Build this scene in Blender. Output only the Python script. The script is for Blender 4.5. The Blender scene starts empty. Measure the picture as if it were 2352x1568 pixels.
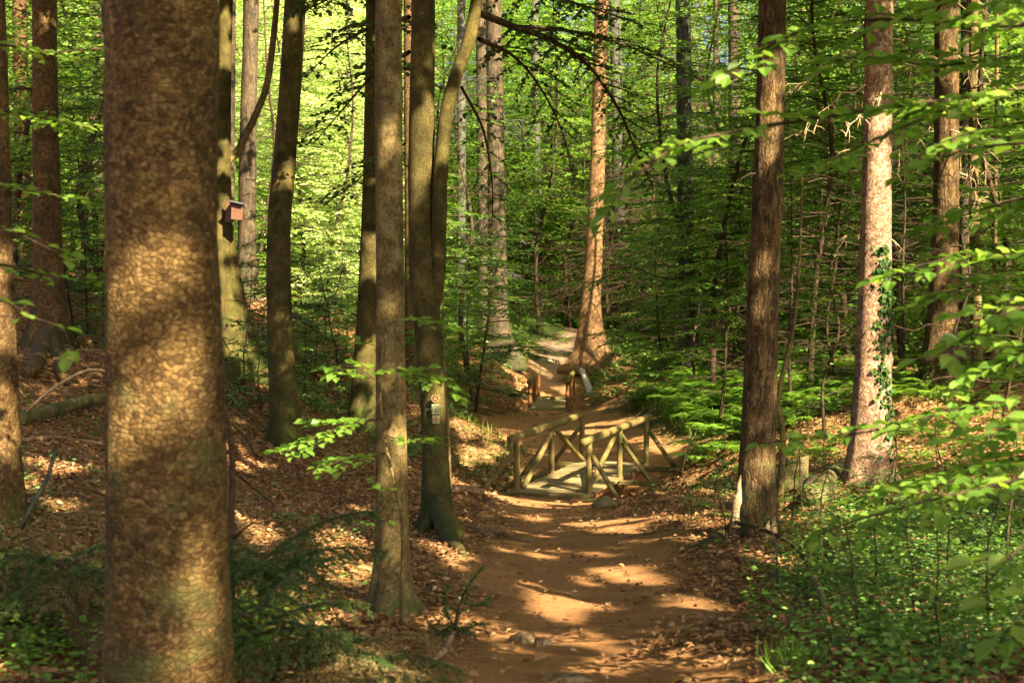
import bpy, math, random
import numpy as np
from mathutils import Vector
R = math.radians
sc = bpy.context.scene
COL = sc.collection
rng = np.random.default_rng(7)
random.seed(7)

# ------------------------------------------------------------------ camera
FPX = 3266.7; CX = 1176.0; CY = 784.0; EYE = 1.65; TILT = math.atan(184.0 / FPX)
cam_d = bpy.data.cameras.new('camera'); cam = bpy.data.objects.new('camera', cam_d); COL.objects.link(cam)
cam_d.lens = 50; cam_d.sensor_width = 36; cam_d.clip_end = 2000; cam_d.clip_start = 0.1
cam.location = (0, 0, EYE); cam.rotation_euler = (math.pi / 2 - TILT, 0, 0)
cam_d.dof.use_dof = True; cam_d.dof.focus_distance = 19.0; cam_d.dof.aperture_fstop = 4.2
sc.camera = cam
# ------------------------------------------------------------------ sky, sun, exposure
SUN_AZ, SUN_EL = R(145), R(39)      # azimuth clockwise from +Y
S = np.array([math.sin(SUN_AZ) * math.cos(SUN_EL), math.cos(SUN_AZ) * math.cos(SUN_EL), math.sin(SUN_EL)])
w = bpy.data.worlds.new('World'); sc.world = w; w.use_nodes = True
nt = w.node_tree; bg = nt.nodes['Background']
sky = nt.nodes.new('ShaderNodeTexSky'); sky.sky_type = 'NISHITA'; sky.sun_disc = False
sky.sun_elevation = SUN_EL; sky.sun_rotation = SUN_AZ; sky.dust_density = 7.0; sky.air_density = 0.7; sky.ozone_density = 1.0
nt.links.new(sky.outputs[0], bg.inputs[0]); bg.inputs[1].default_value = 0.052
sun_d = bpy.data.lights.new('sun', 'SUN'); sun = bpy.data.objects.new('sun', sun_d); COL.objects.link(sun)
sun_d.energy = 5.0; sun_d.angle = R(0.5); sun_d.color = (1.0, 0.85, 0.62)
sun.rotation_euler = Vector(S).to_track_quat('Z', 'Y').to_euler()
sc.view_settings.view_transform = 'Standard'; sc.view_settings.look = 'None'
sc.view_settings.exposure = 2.7; sc.view_settings.gamma = 1
sc.render.engine = 'CYCLES'
cy = sc.cycles
cy.max_bounces = 6; cy.diffuse_bounces = 4; cy.glossy_bounces = 2; cy.transmission_bounces = 5; cy.transparent_max_bounces = 8
cy.caustics_reflective = False; cy.caustics_refractive = False
cy.use_adaptive_sampling = True; cy.adaptive_threshold = 0.02
cy.use_denoising = True
cy.sample_clamp_indirect = 6

# ------------------------------------------------------------------ picture -> place
def ray(px, py):
    u = (px - CX) / FPX; v = -(py - CY) / FPX
    c, s = math.cos(TILT), math.sin(TILT)
    return np.array([u, c + v * s, -s + v * c])
def at(px, py, Y):
    d = ray(px, py)
    return np.array([0, 0, EYE]) + d * (Y / d[1])
def pw(Y): return Y / FPX          # metres per picture unit at distance Y

def hsh(ix, iy, iz, seed):
    h = (ix.astype(np.int64) * 374761393 + iy.astype(np.int64) * 668265263 + iz.astype(np.int64) * 2147483647 + seed * 1274126177) & 0xffffffff
    h = ((h ^ (h >> 13)) * 1274126177) & 0xffffffff
    h = h ^ (h >> 16)
    return (h & 0xffff) / 65535.0
def vn(x, y, z=0.0, seed=0):       # value noise, -1..1
    x, y, z = np.broadcast_arrays(np.asarray(x, float), np.asarray(y, float), np.asarray(z, float))
    ix, iy, iz = np.floor(x), np.floor(y), np.floor(z)
    fx, fy, fz = x - ix, y - iy, z - iz
    fx = fx * fx * (3 - 2 * fx); fy = fy * fy * (3 - 2 * fy); fz = fz * fz * (3 - 2 * fz)
    r = 0
    for a in (0, 1):
        for b in (0, 1):
            for c in (0, 1):
                r = r + (fx if a else 1 - fx) * (fy if b else 1 - fy) * (fz if c else 1 - fz) * hsh(ix + a, iy + b, iz + c, seed)
    return r * 2 - 1

# ------------------------------------------------------------------ terrain
GC = [  # picture x, picture y, distance: points of the ground
 (1310,1568,6.5),(2352,1568,6.3),(300,1568,6.3),(905,1420,9),(1300,1400,9.3),(1300,1250,14),(1300,1200,16.5),(1290,1160,20.8),
 (1000,1228,15),(1740,1240,13),(1995,1125,17.5),(2175,885,26),(0,1210,10),(110,850,27),(50,590,42),(505,850,24),(655,1035,21),
 (835,1005,25),(568,690,36),(1135,815,54),(1235,735,70),(1362,840,55),(1425,765,68),(1590,868,40),(1560,930,34),(1700,900,33),
 (1200,960,40),(1100,1000,32),(1050,970,38),(1900,980,24),(2250,1000,22),(2300,870,30),(1900,830,38),(2300,790,50),(150,620,38),
 (150,1100,13),(700,1150,17),(700,750,38),(950,900,32),(1150,870,50),(1050,760,60),(1290,800,62),(1400,775,70),(1620,1180,15.5),(2200,1250,12.5),
 (1750,800,55),(400,640,50)]
CP = [at(a, b, c) for a, b, c in GC]
CP += [np.array(p, float) for p in [(0,0,0),(0,-6,0.3),(4,2,0),(-4,2,0.1),(-9,9,0.4),(9,8,-0.3),(-14,20,1.2),(14,18,-0.4),(-25,45,4),(30,45,-0.3),
  (0.103,24,-2.25),(1.271,23.6,-2.27),(1.38,27.5,-2.27),(2.526,27.0,-2.25),(0.6,47.6,-3.36),(0.5,45.8,-3.3),(2.0,45.8,-3.3),(.4,43,-3.08),(1.8,43,-3.0),(0.9,55,-2.9),(2.2,55,-2.9),(1.9,47.9,-3.36),(1.0,52,-3.3),(2.2,52,-3.3),
  (0,90,-0.5),(-30,90,5),(35,90,2),(0,140,7),(-60,140,12),(60,140,9),(0,220,16),(-100,220,20),(100,220,18),(-60,0,3),(60,0,1),(0,-60,2)]]
CP = np.array(CP)
def _phi(r2): return r2 * np.log(r2 + 1e-9)
def _fit():
    n = len(CP); d2 = ((CP[:, None, :2] - CP[None, :, :2]) ** 2).sum(-1) / 900.0
    A = np.zeros((n + 3, n + 3)); A[:n, :n] = _phi(d2) + np.eye(n) * 1e-4
    P = np.c_[np.ones(n), CP[:, :2] / 30.0]; A[:n, n:] = P; A[n:, :n] = P.T
    return np.linalg.solve(A, np.r_[CP[:, 2], 0, 0, 0])
TW = _fit()
BR_O = np.array([0.103, 24.0]); BR_A = np.array([0.343, 0.939]); BR_W = np.array([0.939, -0.343]); BR_L = 3.73; BR_WD = 1.24
B2_O = np.array([0.63, 48.0]); B2_A = np.array([0.091, 0.996]); B2_W = np.array([0.996, -0.091]); B2_L = 3.9; B2_WD = 1.24
PATH = [(np.array([p[0], p[1]]), hw) for p, hw in [(np.array([-0.1, -3.]), 1.0)] + [(at(a, b, Y)[:2], h) for a, b, Y, h in
  [(1330,1568,6.5,.62),(1320,1400,9.3,.72),(1330,1250,14,.85),(1300,1200,16.5,.85),(1275,1160,20.8,.8)]] + [((.7,23.4),.7),((2.1,28.2),1.3),((1.4,33),1.9),((.6,40),1.3),((1.2,47.3),.7),((1.6,52.6),.7)]
  + [(at(1272,835,57)[:2],.72),(at(1282,805,62)[:2],.62),(at(1325,785,67)[:2],.55),(at(1400,772,72)[:2],.8),((9,82),.8)]]
def path_d(x, y):
    best = np.full(np.shape(x), 1e9)
    for (p, a), (q, b) in zip(PATH[:-1], PATH[1:]):
        d = q - p; t = np.clip(((x - p[0]) * d[0] + (y - p[1]) * d[1]) / (d @ d), 0, 1)
        dd = np.hypot(x - p[0] - t * d[0], y - p[1] - t * d[1]) - (a + (b - a) * t)
        best = np.minimum(best, dd)
    return best
def T0(x, y):
    x = np.asarray(x, float); y = np.asarray(y, float)
    sh = np.broadcast_shapes(x.shape, y.shape)
    xf = np.broadcast_to(x, sh).ravel(); yf = np.broadcast_to(y, sh).ravel()
    out = np.zeros(len(xf))
    for k in range(0, len(xf), 60000):
        a, b = xf[k:k + 60000], yf[k:k + 60000]
        d2 = ((a[:, None] - CP[None, :, 0]) ** 2 + (b[:, None] - CP[None, :, 1]) ** 2) / 900.0
        out[k:k + 60000] = _phi(d2) @ TW[:-3] + TW[-3] + TW[-2] * a / 30 + TW[-1] * b / 30
    return out.reshape(sh)
def T(x, y):
    x = np.asarray(x, float); y = np.asarray(y, float)
    z = T0(x, y)
    p = path_d(x, y); off = np.clip((p + 0.1) / 0.8, 0, 1)
    far = np.clip(np.abs(y) / 25, 0.4, 1.6)
    z = z + off * (0.10 * vn(x * .8, y * .8, 0, 1) * far + .045 * vn(x * 2.3, y * 2.3, 0, 2)) + (.005 + .015 * off) * vn(x * 4.1, y * 4.1, 0, 3) + .006 * vn(x * 11, y * 11, 0, 4)
    z = z - 0.05 * np.clip(-p / 0.5, 0, 1) * np.exp(-((y - 12) / 14) ** 2) + 0.05 * off
    for o, a, wv, L, W, dep, wid in ((BR_O, BR_A, BR_W, BR_L, BR_WD, .95, 1.3), (B2_O, B2_A, B2_W, B2_L, B2_WD, .7, .95)):
        m = o + a * L / 2 + wv * W / 2
        s = (x - m[0]) * a[0] + (y - m[1]) * a[1]; t = (x - m[0]) * wv[0] + (y - m[1]) * wv[1]
        lv_ = -2.36 if o is BR_O else -3.42
        ws = np.clip(1.9 - (np.abs(s) - L / 2) / .55, 0, 1) * np.clip(1.6 - (np.abs(t) - W / 2) / .7, 0, 1); ws = ws * ws * (3 - 2 * ws)
        z = z * (1 - ws) + ws * (lv_ + np.clip((np.abs(s) - L / 2) / .3, 0, 1) * .085 * np.clip(1 - (np.abs(t) - W / 2) / .2, 0, 1))
        s = s + (.5 * np.clip(t, -2, 2) if o is BR_O else .2 * np.sin(t))
        z = z - dep * np.exp(-np.abs(s / wid) ** 3) * np.exp(-np.clip(np.abs(t) - 2.2, 0, 99) / 2.2)
    return z
def gz(x, y): return float(T(np.array([x]), np.array([y]))[0])
def gp(px, py):
    d = ray(px, py); ts = np.concatenate([np.arange(3, 30, .05), np.arange(30, 130, .25)])
    P = np.array([0, 0, EYE])[None] + d[None] * ts[:, None]
    h = T(P[:, 0], P[:, 1]); k = np.argmax(P[:, 2] < h)
    return P[k]

# ------------------------------------------------------------------ materials
def mat(name):
    m = bpy.data.materials.new(name); m.use_nodes = True; n = m.node_tree; n.nodes.clear()
    out = n.nodes.new('ShaderNodeOutputMaterial')
    return m, n, out
def N(nt, t, **k):
    n = nt.nodes.new('ShaderNode' + t)
    for a, b in k.items():
        if a.startswith('i_'): n.inputs[a[2:].replace('_', ' ')].default_value = b
        else: setattr(n, a, b)
    return n
def ramp(nt, stops, src=None, interp='LINEAR'):
    r = nt.nodes.new('ShaderNodeValToRGB'); r.color_ramp.interpolation = interp
    e = r.color_ramp.elements
    while len(e) < len(stops): e.new(0.5)
    for q, (p, c) in zip(e, stops): q.position = p; q.color = (*c, 1) if len(c) == 3 else c
    if src is not None: nt.links.new(src, r.inputs[0])
    return r
def leaf_mat(name, cols, tcols, tr=.45, rough=.45, spec=.35):
    m, n, out = mat(name)
    g = N(n, 'NewGeometry')
    r1 = ramp(n, [(i / (len(cols) - 1), c) for i, c in enumerate(cols)], g.outputs['Random Per Island'])
    r2 = ramp(n, [(i / (len(tcols) - 1), c) for i, c in enumerate(tcols)], g.outputs['Random Per Island'])
    p = N(n, 'BsdfPrincipled'); p.inputs['Roughness'].default_value = rough; p.inputs['Specular IOR Level'].default_value = spec
    t = N(n, 'BsdfTranslucent'); mx = N(n, 'MixShader'); mx.inputs[0].default_value = tr
    n.links.new(r1.outputs[0], p.inputs['Base Color']); n.links.new(r2.outputs[0], t.inputs[0])
    n.links.new(p.outputs[0], mx.inputs[1]); n.links.new(t.outputs[0], mx.inputs[2]); n.links.new(mx.outputs[0], out.inputs[0])
    return m
M = {}
M['beech'] = leaf_mat('beech_leaf', [(.05,.12,.018),(.07,.155,.02),(.10,.20,.026),(.15,.245,.036)], [(.12,.27,.018),(.22,.40,.03),(.34,.50,.05)])
M['beech_light'] = leaf_mat('young_and_sun_tinted_leaf', [(.08,.17,.02),(.13,.24,.03),(.19,.29,.045)], [(.18,.36,.025),(.30,.50,.04),(.42,.58,.07)], .5)  # fresh leaf green; at the lower left it stands in for sunlight
M['beech_dark'] = leaf_mat('shade_toned_beech_leaf', [(.028,.07,.015),(.042,.09,.018),(.065,.12,.022)], [(.06,.15,.015),(.11,.23,.02)], .35)  # darker copy of the beech greens, silhouette shade put into the colour
M['lime'] = leaf_mat('sun_glare_leaf', [(.34,.50,.10),(.46,.58,.17),(.62,.68,.34)], [(.5,.66,.14),(.66,.78,.28)], .45)  # very pale leaf tones, glare of the sunlit clearing put into the colour
M['herb'] = leaf_mat('herb_leaf', [(.045,.12,.022),(.075,.165,.028),(.12,.22,.04),(.21,.29,.075)], [(.12,.27,.03),(.22,.36,.05)], .35)
M['fern'] = leaf_mat('fern_leaf', [(.07,.165,.014),(.11,.22,.018),(.18,.29,.03)], [(.17,.36,.02),(.30,.48,.03)], .4)
M['ivy'] = leaf_mat('ivy_leaf', [(.015,.045,.008),(.028,.07,.01),(.05,.11,.015)], [(.03,.1,.01),(.05,.14,.01)], .15, .6, .15)
M['needle'] = leaf_mat('spruce_needle', [(.025,.065,.012),(.045,.095,.014),(.08,.125,.02)], [(.04,.1,.015),(.07,.14,.02)], .2)
M['needle_dry_sunlit'] = leaf_mat('dry_and_sun_tinted_needle', [(.12,.10,.03),(.20,.13,.04),(.24,.18,.06)], [(.1,.08,.02),(.2,.15,.04)], .2)  # dry needles; on the lower left saplings the yellow stands in for sun
M['litter'] = leaf_mat('litter_leaf', [(.10,.046,.016),(.19,.092,.033),(.28,.15,.06),(.15,.07,.024),(.37,.235,.11)], [(.1,.05,.02),(.2,.1,.04)], .12, .6, .25)

def bark(name, c_dark, c_mid, c_light, scale=(1, 1, .3), fine=14., bump=.6, dist=.02, moss=0., moss_h=(0, 1.2), style='ridge', moss_col=(.035,.06,.012)):
    m, n, out = mat(name)
    tc = N(n, 'TexCoord'); mp = N(n, 'Mapping'); mp.inputs['Scale'].default_value = scale
    n.links.new(tc.outputs['Object'], mp.inputs[0])
    n1 = N(n, 'TexNoise', i_Scale=fine, i_Detail=6., i_Roughness=.62); n.links.new(mp.outputs[0], n1.inputs[0])
    n2 = N(n, 'TexNoise', i_Scale=3.1, i_Detail=6., i_Roughness=.6); n.links.new(tc.outputs['Object'], n2.inputs[0])
    height = n1.outputs[0]
    r = ramp(n, [(.32, c_dark), (.5, c_mid), (.68, c_light)], height)
    if style in ('flake', 'plate'):
        # warp the coordinates so that the scales are uneven
        nw = N(n, 'TexNoise', i_Scale=9., i_Detail=2.); n.links.new(tc.outputs['Object'], nw.inputs[0])
        wa = N(n, 'MixRGB', blend_type='ADD'); wa.inputs[0].default_value = .07; n.links.new(mp.outputs[0], wa.inputs[1]); n.links.new(nw.outputs[1], wa.inputs[2])
        v = N(n, 'TexVoronoi', feature='F1'); v.inputs['Scale'].default_value = fine; n.links.new(wa.outputs[0], v.inputs[0])
        ve = N(n, 'TexVoronoi', feature='DISTANCE_TO_EDGE'); ve.inputs['Scale'].default_value = fine; n.links.new(wa.outputs[0], ve.inputs[0])
        er = ramp(n, [(.0, (0, 0, 0)), (.16, (.75, .75, .75)), (.5, (1, 1, 1))], ve.outputs['Distance'])
        sep = N(n, 'SeparateColor'); n.links.new(v.outputs['Color'], sep.inputs[0])
        r = ramp(n, [(0., c_dark), (.45, c_mid), (1., c_light)], sep.outputs[0])
        fn = N(n, 'TexNoise', i_Scale=60., i_Detail=5.); n.links.new(tc.outputs['Object'], fn.inputs[0])
        fr = ramp(n, [(.3, (.55,.55,.55)), (.7, (1.25,1.25,1.25))], fn.outputs[0])
        mm = N(n, 'MixRGB', blend_type='MULTIPLY'); mm.inputs[0].default_value = 1; n.links.new(r.outputs[0], mm.inputs[1]); n.links.new(fr.outputs[0], mm.inputs[2])
        er2 = ramp(n, [(.0, (.62,.58,.54)), (.10, (1,1,1))], ve.outputs['Distance'])
        m2 = N(n, 'MixRGB', blend_type='MULTIPLY'); m2.inputs[0].default_value = 1; n.links.new(mm.outputs[0], m2.inputs[1]); n.links.new(er2.outputs[0], m2.inputs[2])
        r = m2
        ad = N(n, 'MixRGB', blend_type='MIX'); ad.inputs[0].default_value = .3; n.links.new(er.outputs[0], ad.inputs[1]); n.links.new(sep.outputs[1], ad.inputs[2])
        # every scale stands off at its lower edge
        sb = N(n, 'VectorMath', operation='SUBTRACT'); n.links.new(v.outputs['Position'], sb.inputs[0]); n.links.new(wa.outputs[0], sb.inputs[1])
        sx = N(n, 'SeparateXYZ'); n.links.new(sb.outputs[0], sx.inputs[0]); sm = N(n, 'Math', operation='MULTIPLY_ADD'); sm.inputs[1].default_value = fine * .9; sm.inputs[2].default_value = .5; n.links.new(sx.outputs[2], sm.inputs[0])
        at2 = N(n, 'MixRGB'); at2.inputs[0].default_value = .55; n.links.new(ad.outputs[0], at2.inputs[1]); n.links.new(sm.outputs[0], at2.inputs[2]); ad = at2
        a3 = N(n, 'MixRGB', blend_type='MIX'); a3.inputs[0].default_value = .25; n.links.new(ad.outputs[0], a3.inputs[1]); n.links.new(fn.outputs[0], a3.inputs[2])
        height = a3.outputs[0]
    if style == 'ridge':
        fn = N(n, 'TexNoise', i_Scale=75., i_Detail=4., i_Roughness=.7); n.links.new(mp.outputs[0], fn.inputs[0])
        fr = ramp(n, [(.36, (.5,.5,.48)), (.5, (1,1,1)), (.66, (1.5,1.5,1.4))], fn.outputs[0])
        bl = N(n, 'TexNoise', i_Scale=11., i_Detail=5., i_Roughness=.7); n.links.new(tc.outputs['Object'], bl.inputs[0])
        bm = ramp(n, [(.56, (0,0,0)), (.64, (1,1,1))], bl.outputs[0])
        mm = N(n, 'MixRGB', blend_type='MULTIPLY'); mm.inputs[0].default_value = 1; n.links.new(r.outputs[0], mm.inputs[1]); n.links.new(fr.outputs[0], mm.inputs[2])
        k_ = N(n, 'Math', operation='MULTIPLY'); k_.inputs[1].default_value = .6; n.links.new(bm.outputs[0], k_.inputs[0])
        lm_ = N(n, 'MixRGB'); n.links.new(k_.outputs[0], lm_.inputs[0]); n.links.new(mm.outputs[0], lm_.inputs[1]); lm_.inputs[2].default_value = (c_light[0] * 1.15, c_light[1] * 1.35, c_light[2] * 1.6, 1)
        r = lm_
        hm = N(n, 'MixRGB'); hm.inputs[0].default_value = .4; n.links.new(height, hm.inputs[1]); n.links.new(fn.outputs[0], hm.inputs[2]); height = hm.outputs[0]
    big = ramp(n, [(.33, (.5,.5,.48)), (.5, (.95,.95,.95)), (.68, (1.35,1.33,1.2))], n2.outputs[0])
    mul = N(n, 'MixRGB', blend_type='MULTIPLY'); mul.inputs[0].default_value = 1; n.links.new(r.outputs[0], mul.inputs[1]); n.links.new(big.outputs[0], mul.inputs[2])
    col = mul.outputs[0]
    if moss > 0:
        mn = N(n, 'TexNoise', i_Scale=5., i_Detail=6., i_Roughness=.7); n.links.new(tc.outputs['Object'], mn.inputs[0])
        sp = N(n, 'SeparateXYZ'); n.links.new(tc.outputs['Object'], sp.inputs[0])
        mr = N(n, 'MapRange'); mr.inputs[1].default_value = moss_h[0]; mr.inputs[2].default_value = moss_h[1]; mr.inputs[3].default_value = moss * .9; mr.inputs[4].default_value = moss * .28
        n.links.new(sp.outputs[2], mr.inputs[0])
        ad = N(n, 'Math', operation='ADD'); n.links.new(mn.outputs[0], ad.inputs[0]); n.links.new(mr.outputs[0], ad.inputs[1])
        mk = ramp(n, [(.72, (0,0,0)), (.95, (1,1,1))], ad.outputs[0])
        mx = N(n, 'MixRGB'); n.links.new(mk.outputs[0], mx.inputs[0]); n.links.new(col, mx.inputs[1]); mx.inputs[2].default_value = (*moss_col, 1)
        col = mx.outputs[0]
    p = N(n, 'BsdfPrincipled'); p.inputs['Roughness'].default_value = .85; p.inputs['Specular IOR Level'].default_value = .15
    b = N(n, 'Bump'); b.inputs['Strength'].default_value = bump; b.inputs['Distance'].default_value = dist
    n.links.new(height, b.inputs['Height']); n.links.new(b.outputs[0], p.inputs['Normal'])
    n.links.new(col, p.inputs['Base Color']); n.links.new(p.outputs[0], out.inputs[0])
    return m
M['bark_flake'] = bark('flaky_bark', (.055,.030,.008), (.100,.058,.016), (.160,.100,.034), (1, 1, 1.25), 40., 1., .022, .30, (0, 3), 'flake', (.07,.075,.02))
M['bark_spruce'] = bark('spruce_bark', (.04,.022,.008), (.085,.050,.018), (.15,.097,.04), (1, 1, .16), 44., 1., .02, .34, (0, 1.5), 'plate')
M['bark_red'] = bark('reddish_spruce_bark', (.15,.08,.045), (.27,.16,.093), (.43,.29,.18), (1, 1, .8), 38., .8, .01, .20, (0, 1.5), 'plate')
M['bark_orange'] = bark('sun_tinted_orange_bark', (.08,.042,.018), (.16,.085,.036), (.25,.145,.068), (1, 1, .5), 12., .7, .02, .25, (0, 1.2))  # orange of the sunlit trunk foot put into the bark colour
M['bark_scaly'] = bark('scaly_bark', (.055,.030,.010), (.092,.053,.018), (.145,.090,.035), (1, 1, .8), 36., .9, .012, .3, (0, 1.), 'plate')
M['bark_beech'] = bark('beech_bark', (.032,.025,.006), (.058,.045,.011), (.09,.07,.02), (1, 1, .5), 7., .6, .012, .33, (.1, 2.6), 'ridge', (.035,.055,.008))
M['bark_young'] = bark('smooth_young_bark', (.062,.042,.014), (.115,.080,.028), (.18,.135,.055), (1, 1, .7), 16., .6, .008, .34, (0, .9))
M['bark_grey'] = bark('grey_bark', (.026,.028,.02), (.06,.058,.042), (.11,.10,.075), (1, 1, .2), 16., .8, .02, .28, (0, 2))
M['bark_dark'] = bark('dark_bark', (.022,.017,.01), (.055,.04,.022), (.10,.07,.04), (1, 1, .2), 16., .8, .02, .32, (0, 2))
M['deadwood'] = bark('dead_wood', (.18,.11,.055), (.34,.23,.12), (.48,.36,.21), (1, 1, 1), 18., .3, .01)
M['rotwood'] = bark('rotten_wood', (.08,.04,.02), (.20,.12,.06), (.33,.22,.12), (1, 1, 1), 20., .8, .02, .25, (-9, 9))
M['mosswood'] = bark('mossy_log', (.07,.045,.02), (.17,.12,.05), (.24,.18,.08), (1, 1, 1), 14., .7, .02, .55, (-9, 9))
M['twig'] = bark('twig_bark', (.022,.014,.007), (.045,.028,.015), (.075,.05,.026), (1, 1, 1), 30., .3, .003)

def timber(name, c1, c2, c3, green):
    m, n, out = mat(name)
    tc = N(n, 'TexCoord'); mp = N(n, 'Mapping'); mp.inputs['Scale'].default_value = (22, 22, 1.4); n.links.new(tc.outputs['UV'], mp.inputs[0])
    n1 = N(n, 'TexNoise', i_Scale=1., i_Detail=6., i_Roughness=.7); n.links.new(mp.outputs[0], n1.inputs[0])
    r = ramp(n, [(.3, c1), (.5, c2), (.7, c3)], n1.outputs[0])
    n2 = N(n, 'TexNoise', i_Scale=5., i_Detail=4.); n.links.new(tc.outputs['Object'], n2.inputs[0])
    gr = ramp(n, [(.42, (0,0,0)), (.62, (1,1,1))], n2.outputs[0])
    k = N(n, 'Math', operation='MULTIPLY'); k.inputs[1].default_value = green; n.links.new(gr.outputs[0], k.inputs[0])
    mx = N(n, 'MixRGB'); mx.inputs[2].default_value = (.075,.08,.014,1); n.links.new(k.outputs[0], mx.inputs[0]); n.links.new(r.outputs[0], mx.inputs[1])
    g = N(n, 'NewGeometry'); rr = ramp(n, [(0, (.5,.5,.5)), (1, (1.25,1.22,1.18))], g.outputs['Random Per Island'])
    mu = N(n, 'MixRGB', blend_type='MULTIPLY'); mu.inputs[0].default_value = 1; n.links.new(mx.outputs[0], mu.inputs[1]); n.links.new(rr.outputs[0], mu.inputs[2])
    p = N(n, 'BsdfPrincipled'); p.inputs['Roughness'].default_value = .7; p.inputs['Specular IOR Level'].default_value = .25
    b = N(n, 'Bump'); b.inputs['Strength'].default_value = .5; b.inputs['Distance'].default_value = .006; n.links.new(n1.outputs[0], b.inputs['Height']); n.links.new(b.outputs[0], p.inputs['Normal'])
    n.links.new(mu.outputs[0], p.inputs['Base Color']); n.links.new(p.outputs[0], out.inputs[0])
    return m
M['timber'] = timber('weathered_green_timber', (.075,.05,.014), (.152,.103,.031), (.24,.168,.058), .8)
M['timber_red'] = timber('red_brown_timber', (.14,.05,.02), (.28,.11,.04), (.36,.17,.07), .25)
M['plank'] = timber('grey_plank', (.12,.085,.036), (.22,.162,.073), (.34,.26,.13), .4)
M['plank_pale'] = timber('bare_peeled_wood', (.25,.22,.18), (.38,.35,.30), (.5,.47,.42), .1)
def plain(name, c, rough=.6):
    m, n, out = mat(name); p = N(n, 'BsdfPrincipled'); p.inputs['Roughness'].default_value = rough
    nn = N(n, 'TexNoise', i_Scale=40., i_Detail=4.); r = ramp(n, [(.3, tuple(x * .75 for x in c)), (.7, tuple(min(1, x * 1.1) for x in c))], nn.outputs[0])
    tc = N(n, 'TexCoord'); n.links.new(tc.outputs['Object'], nn.inputs[0])
    n.links.new(r.outputs[0], p.inputs['Base Color']); n.links.new(p.outputs[0], out.inputs[0]); return m
M['box_wood'] = plain('nest_box_wood', (.11,.042,.014)); M['felt'] = plain('roofing_felt', (.05,.055,.06)); M['hole'] = plain('dark_hole', (.01,.008,.006))
M['paint_white'] = plain('aged_white_paint', (.34,.35,.16)); M['paint_red'] = plain('dark_red_paint', (.07,.015,.01)); M['paint_yellow'] = plain('yellow_paint', (.34,.21,.06))
M['paint_orange'] = plain('orange_paint', (.42,.15,.03)); M['paint_black'] = plain('dark_green_paint', (.03,.05,.02))

def stone_mat():
    m, n, out = mat('mossy_stone'); tc = N(n, 'TexCoord'); a = N(n, 'TexNoise', i_Scale=6., i_Detail=7.); n.links.new(tc.outputs['Object'], a.inputs[0])
    r = ramp(n, [(.3, (.06,.045,.02)), (.5, (.12,.09,.04)), (.6, (.08,.085,.02)), (.75, (.19,.15,.08))], a.outputs[0]); p = N(n, 'BsdfPrincipled'); p.inputs['Roughness'].default_value = .9
    b = N(n, 'Bump'); b.inputs['Strength'].default_value = .6; b.inputs['Distance'].default_value = .03; n.links.new(a.outputs[0], b.inputs['Height']); n.links.new(b.outputs[0], p.inputs['Normal'])
    n.links.new(r.outputs[0], p.inputs['Base Color']); n.links.new(p.outputs[0], out.inputs[0]); return m
M['stone'] = stone_mat()

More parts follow.
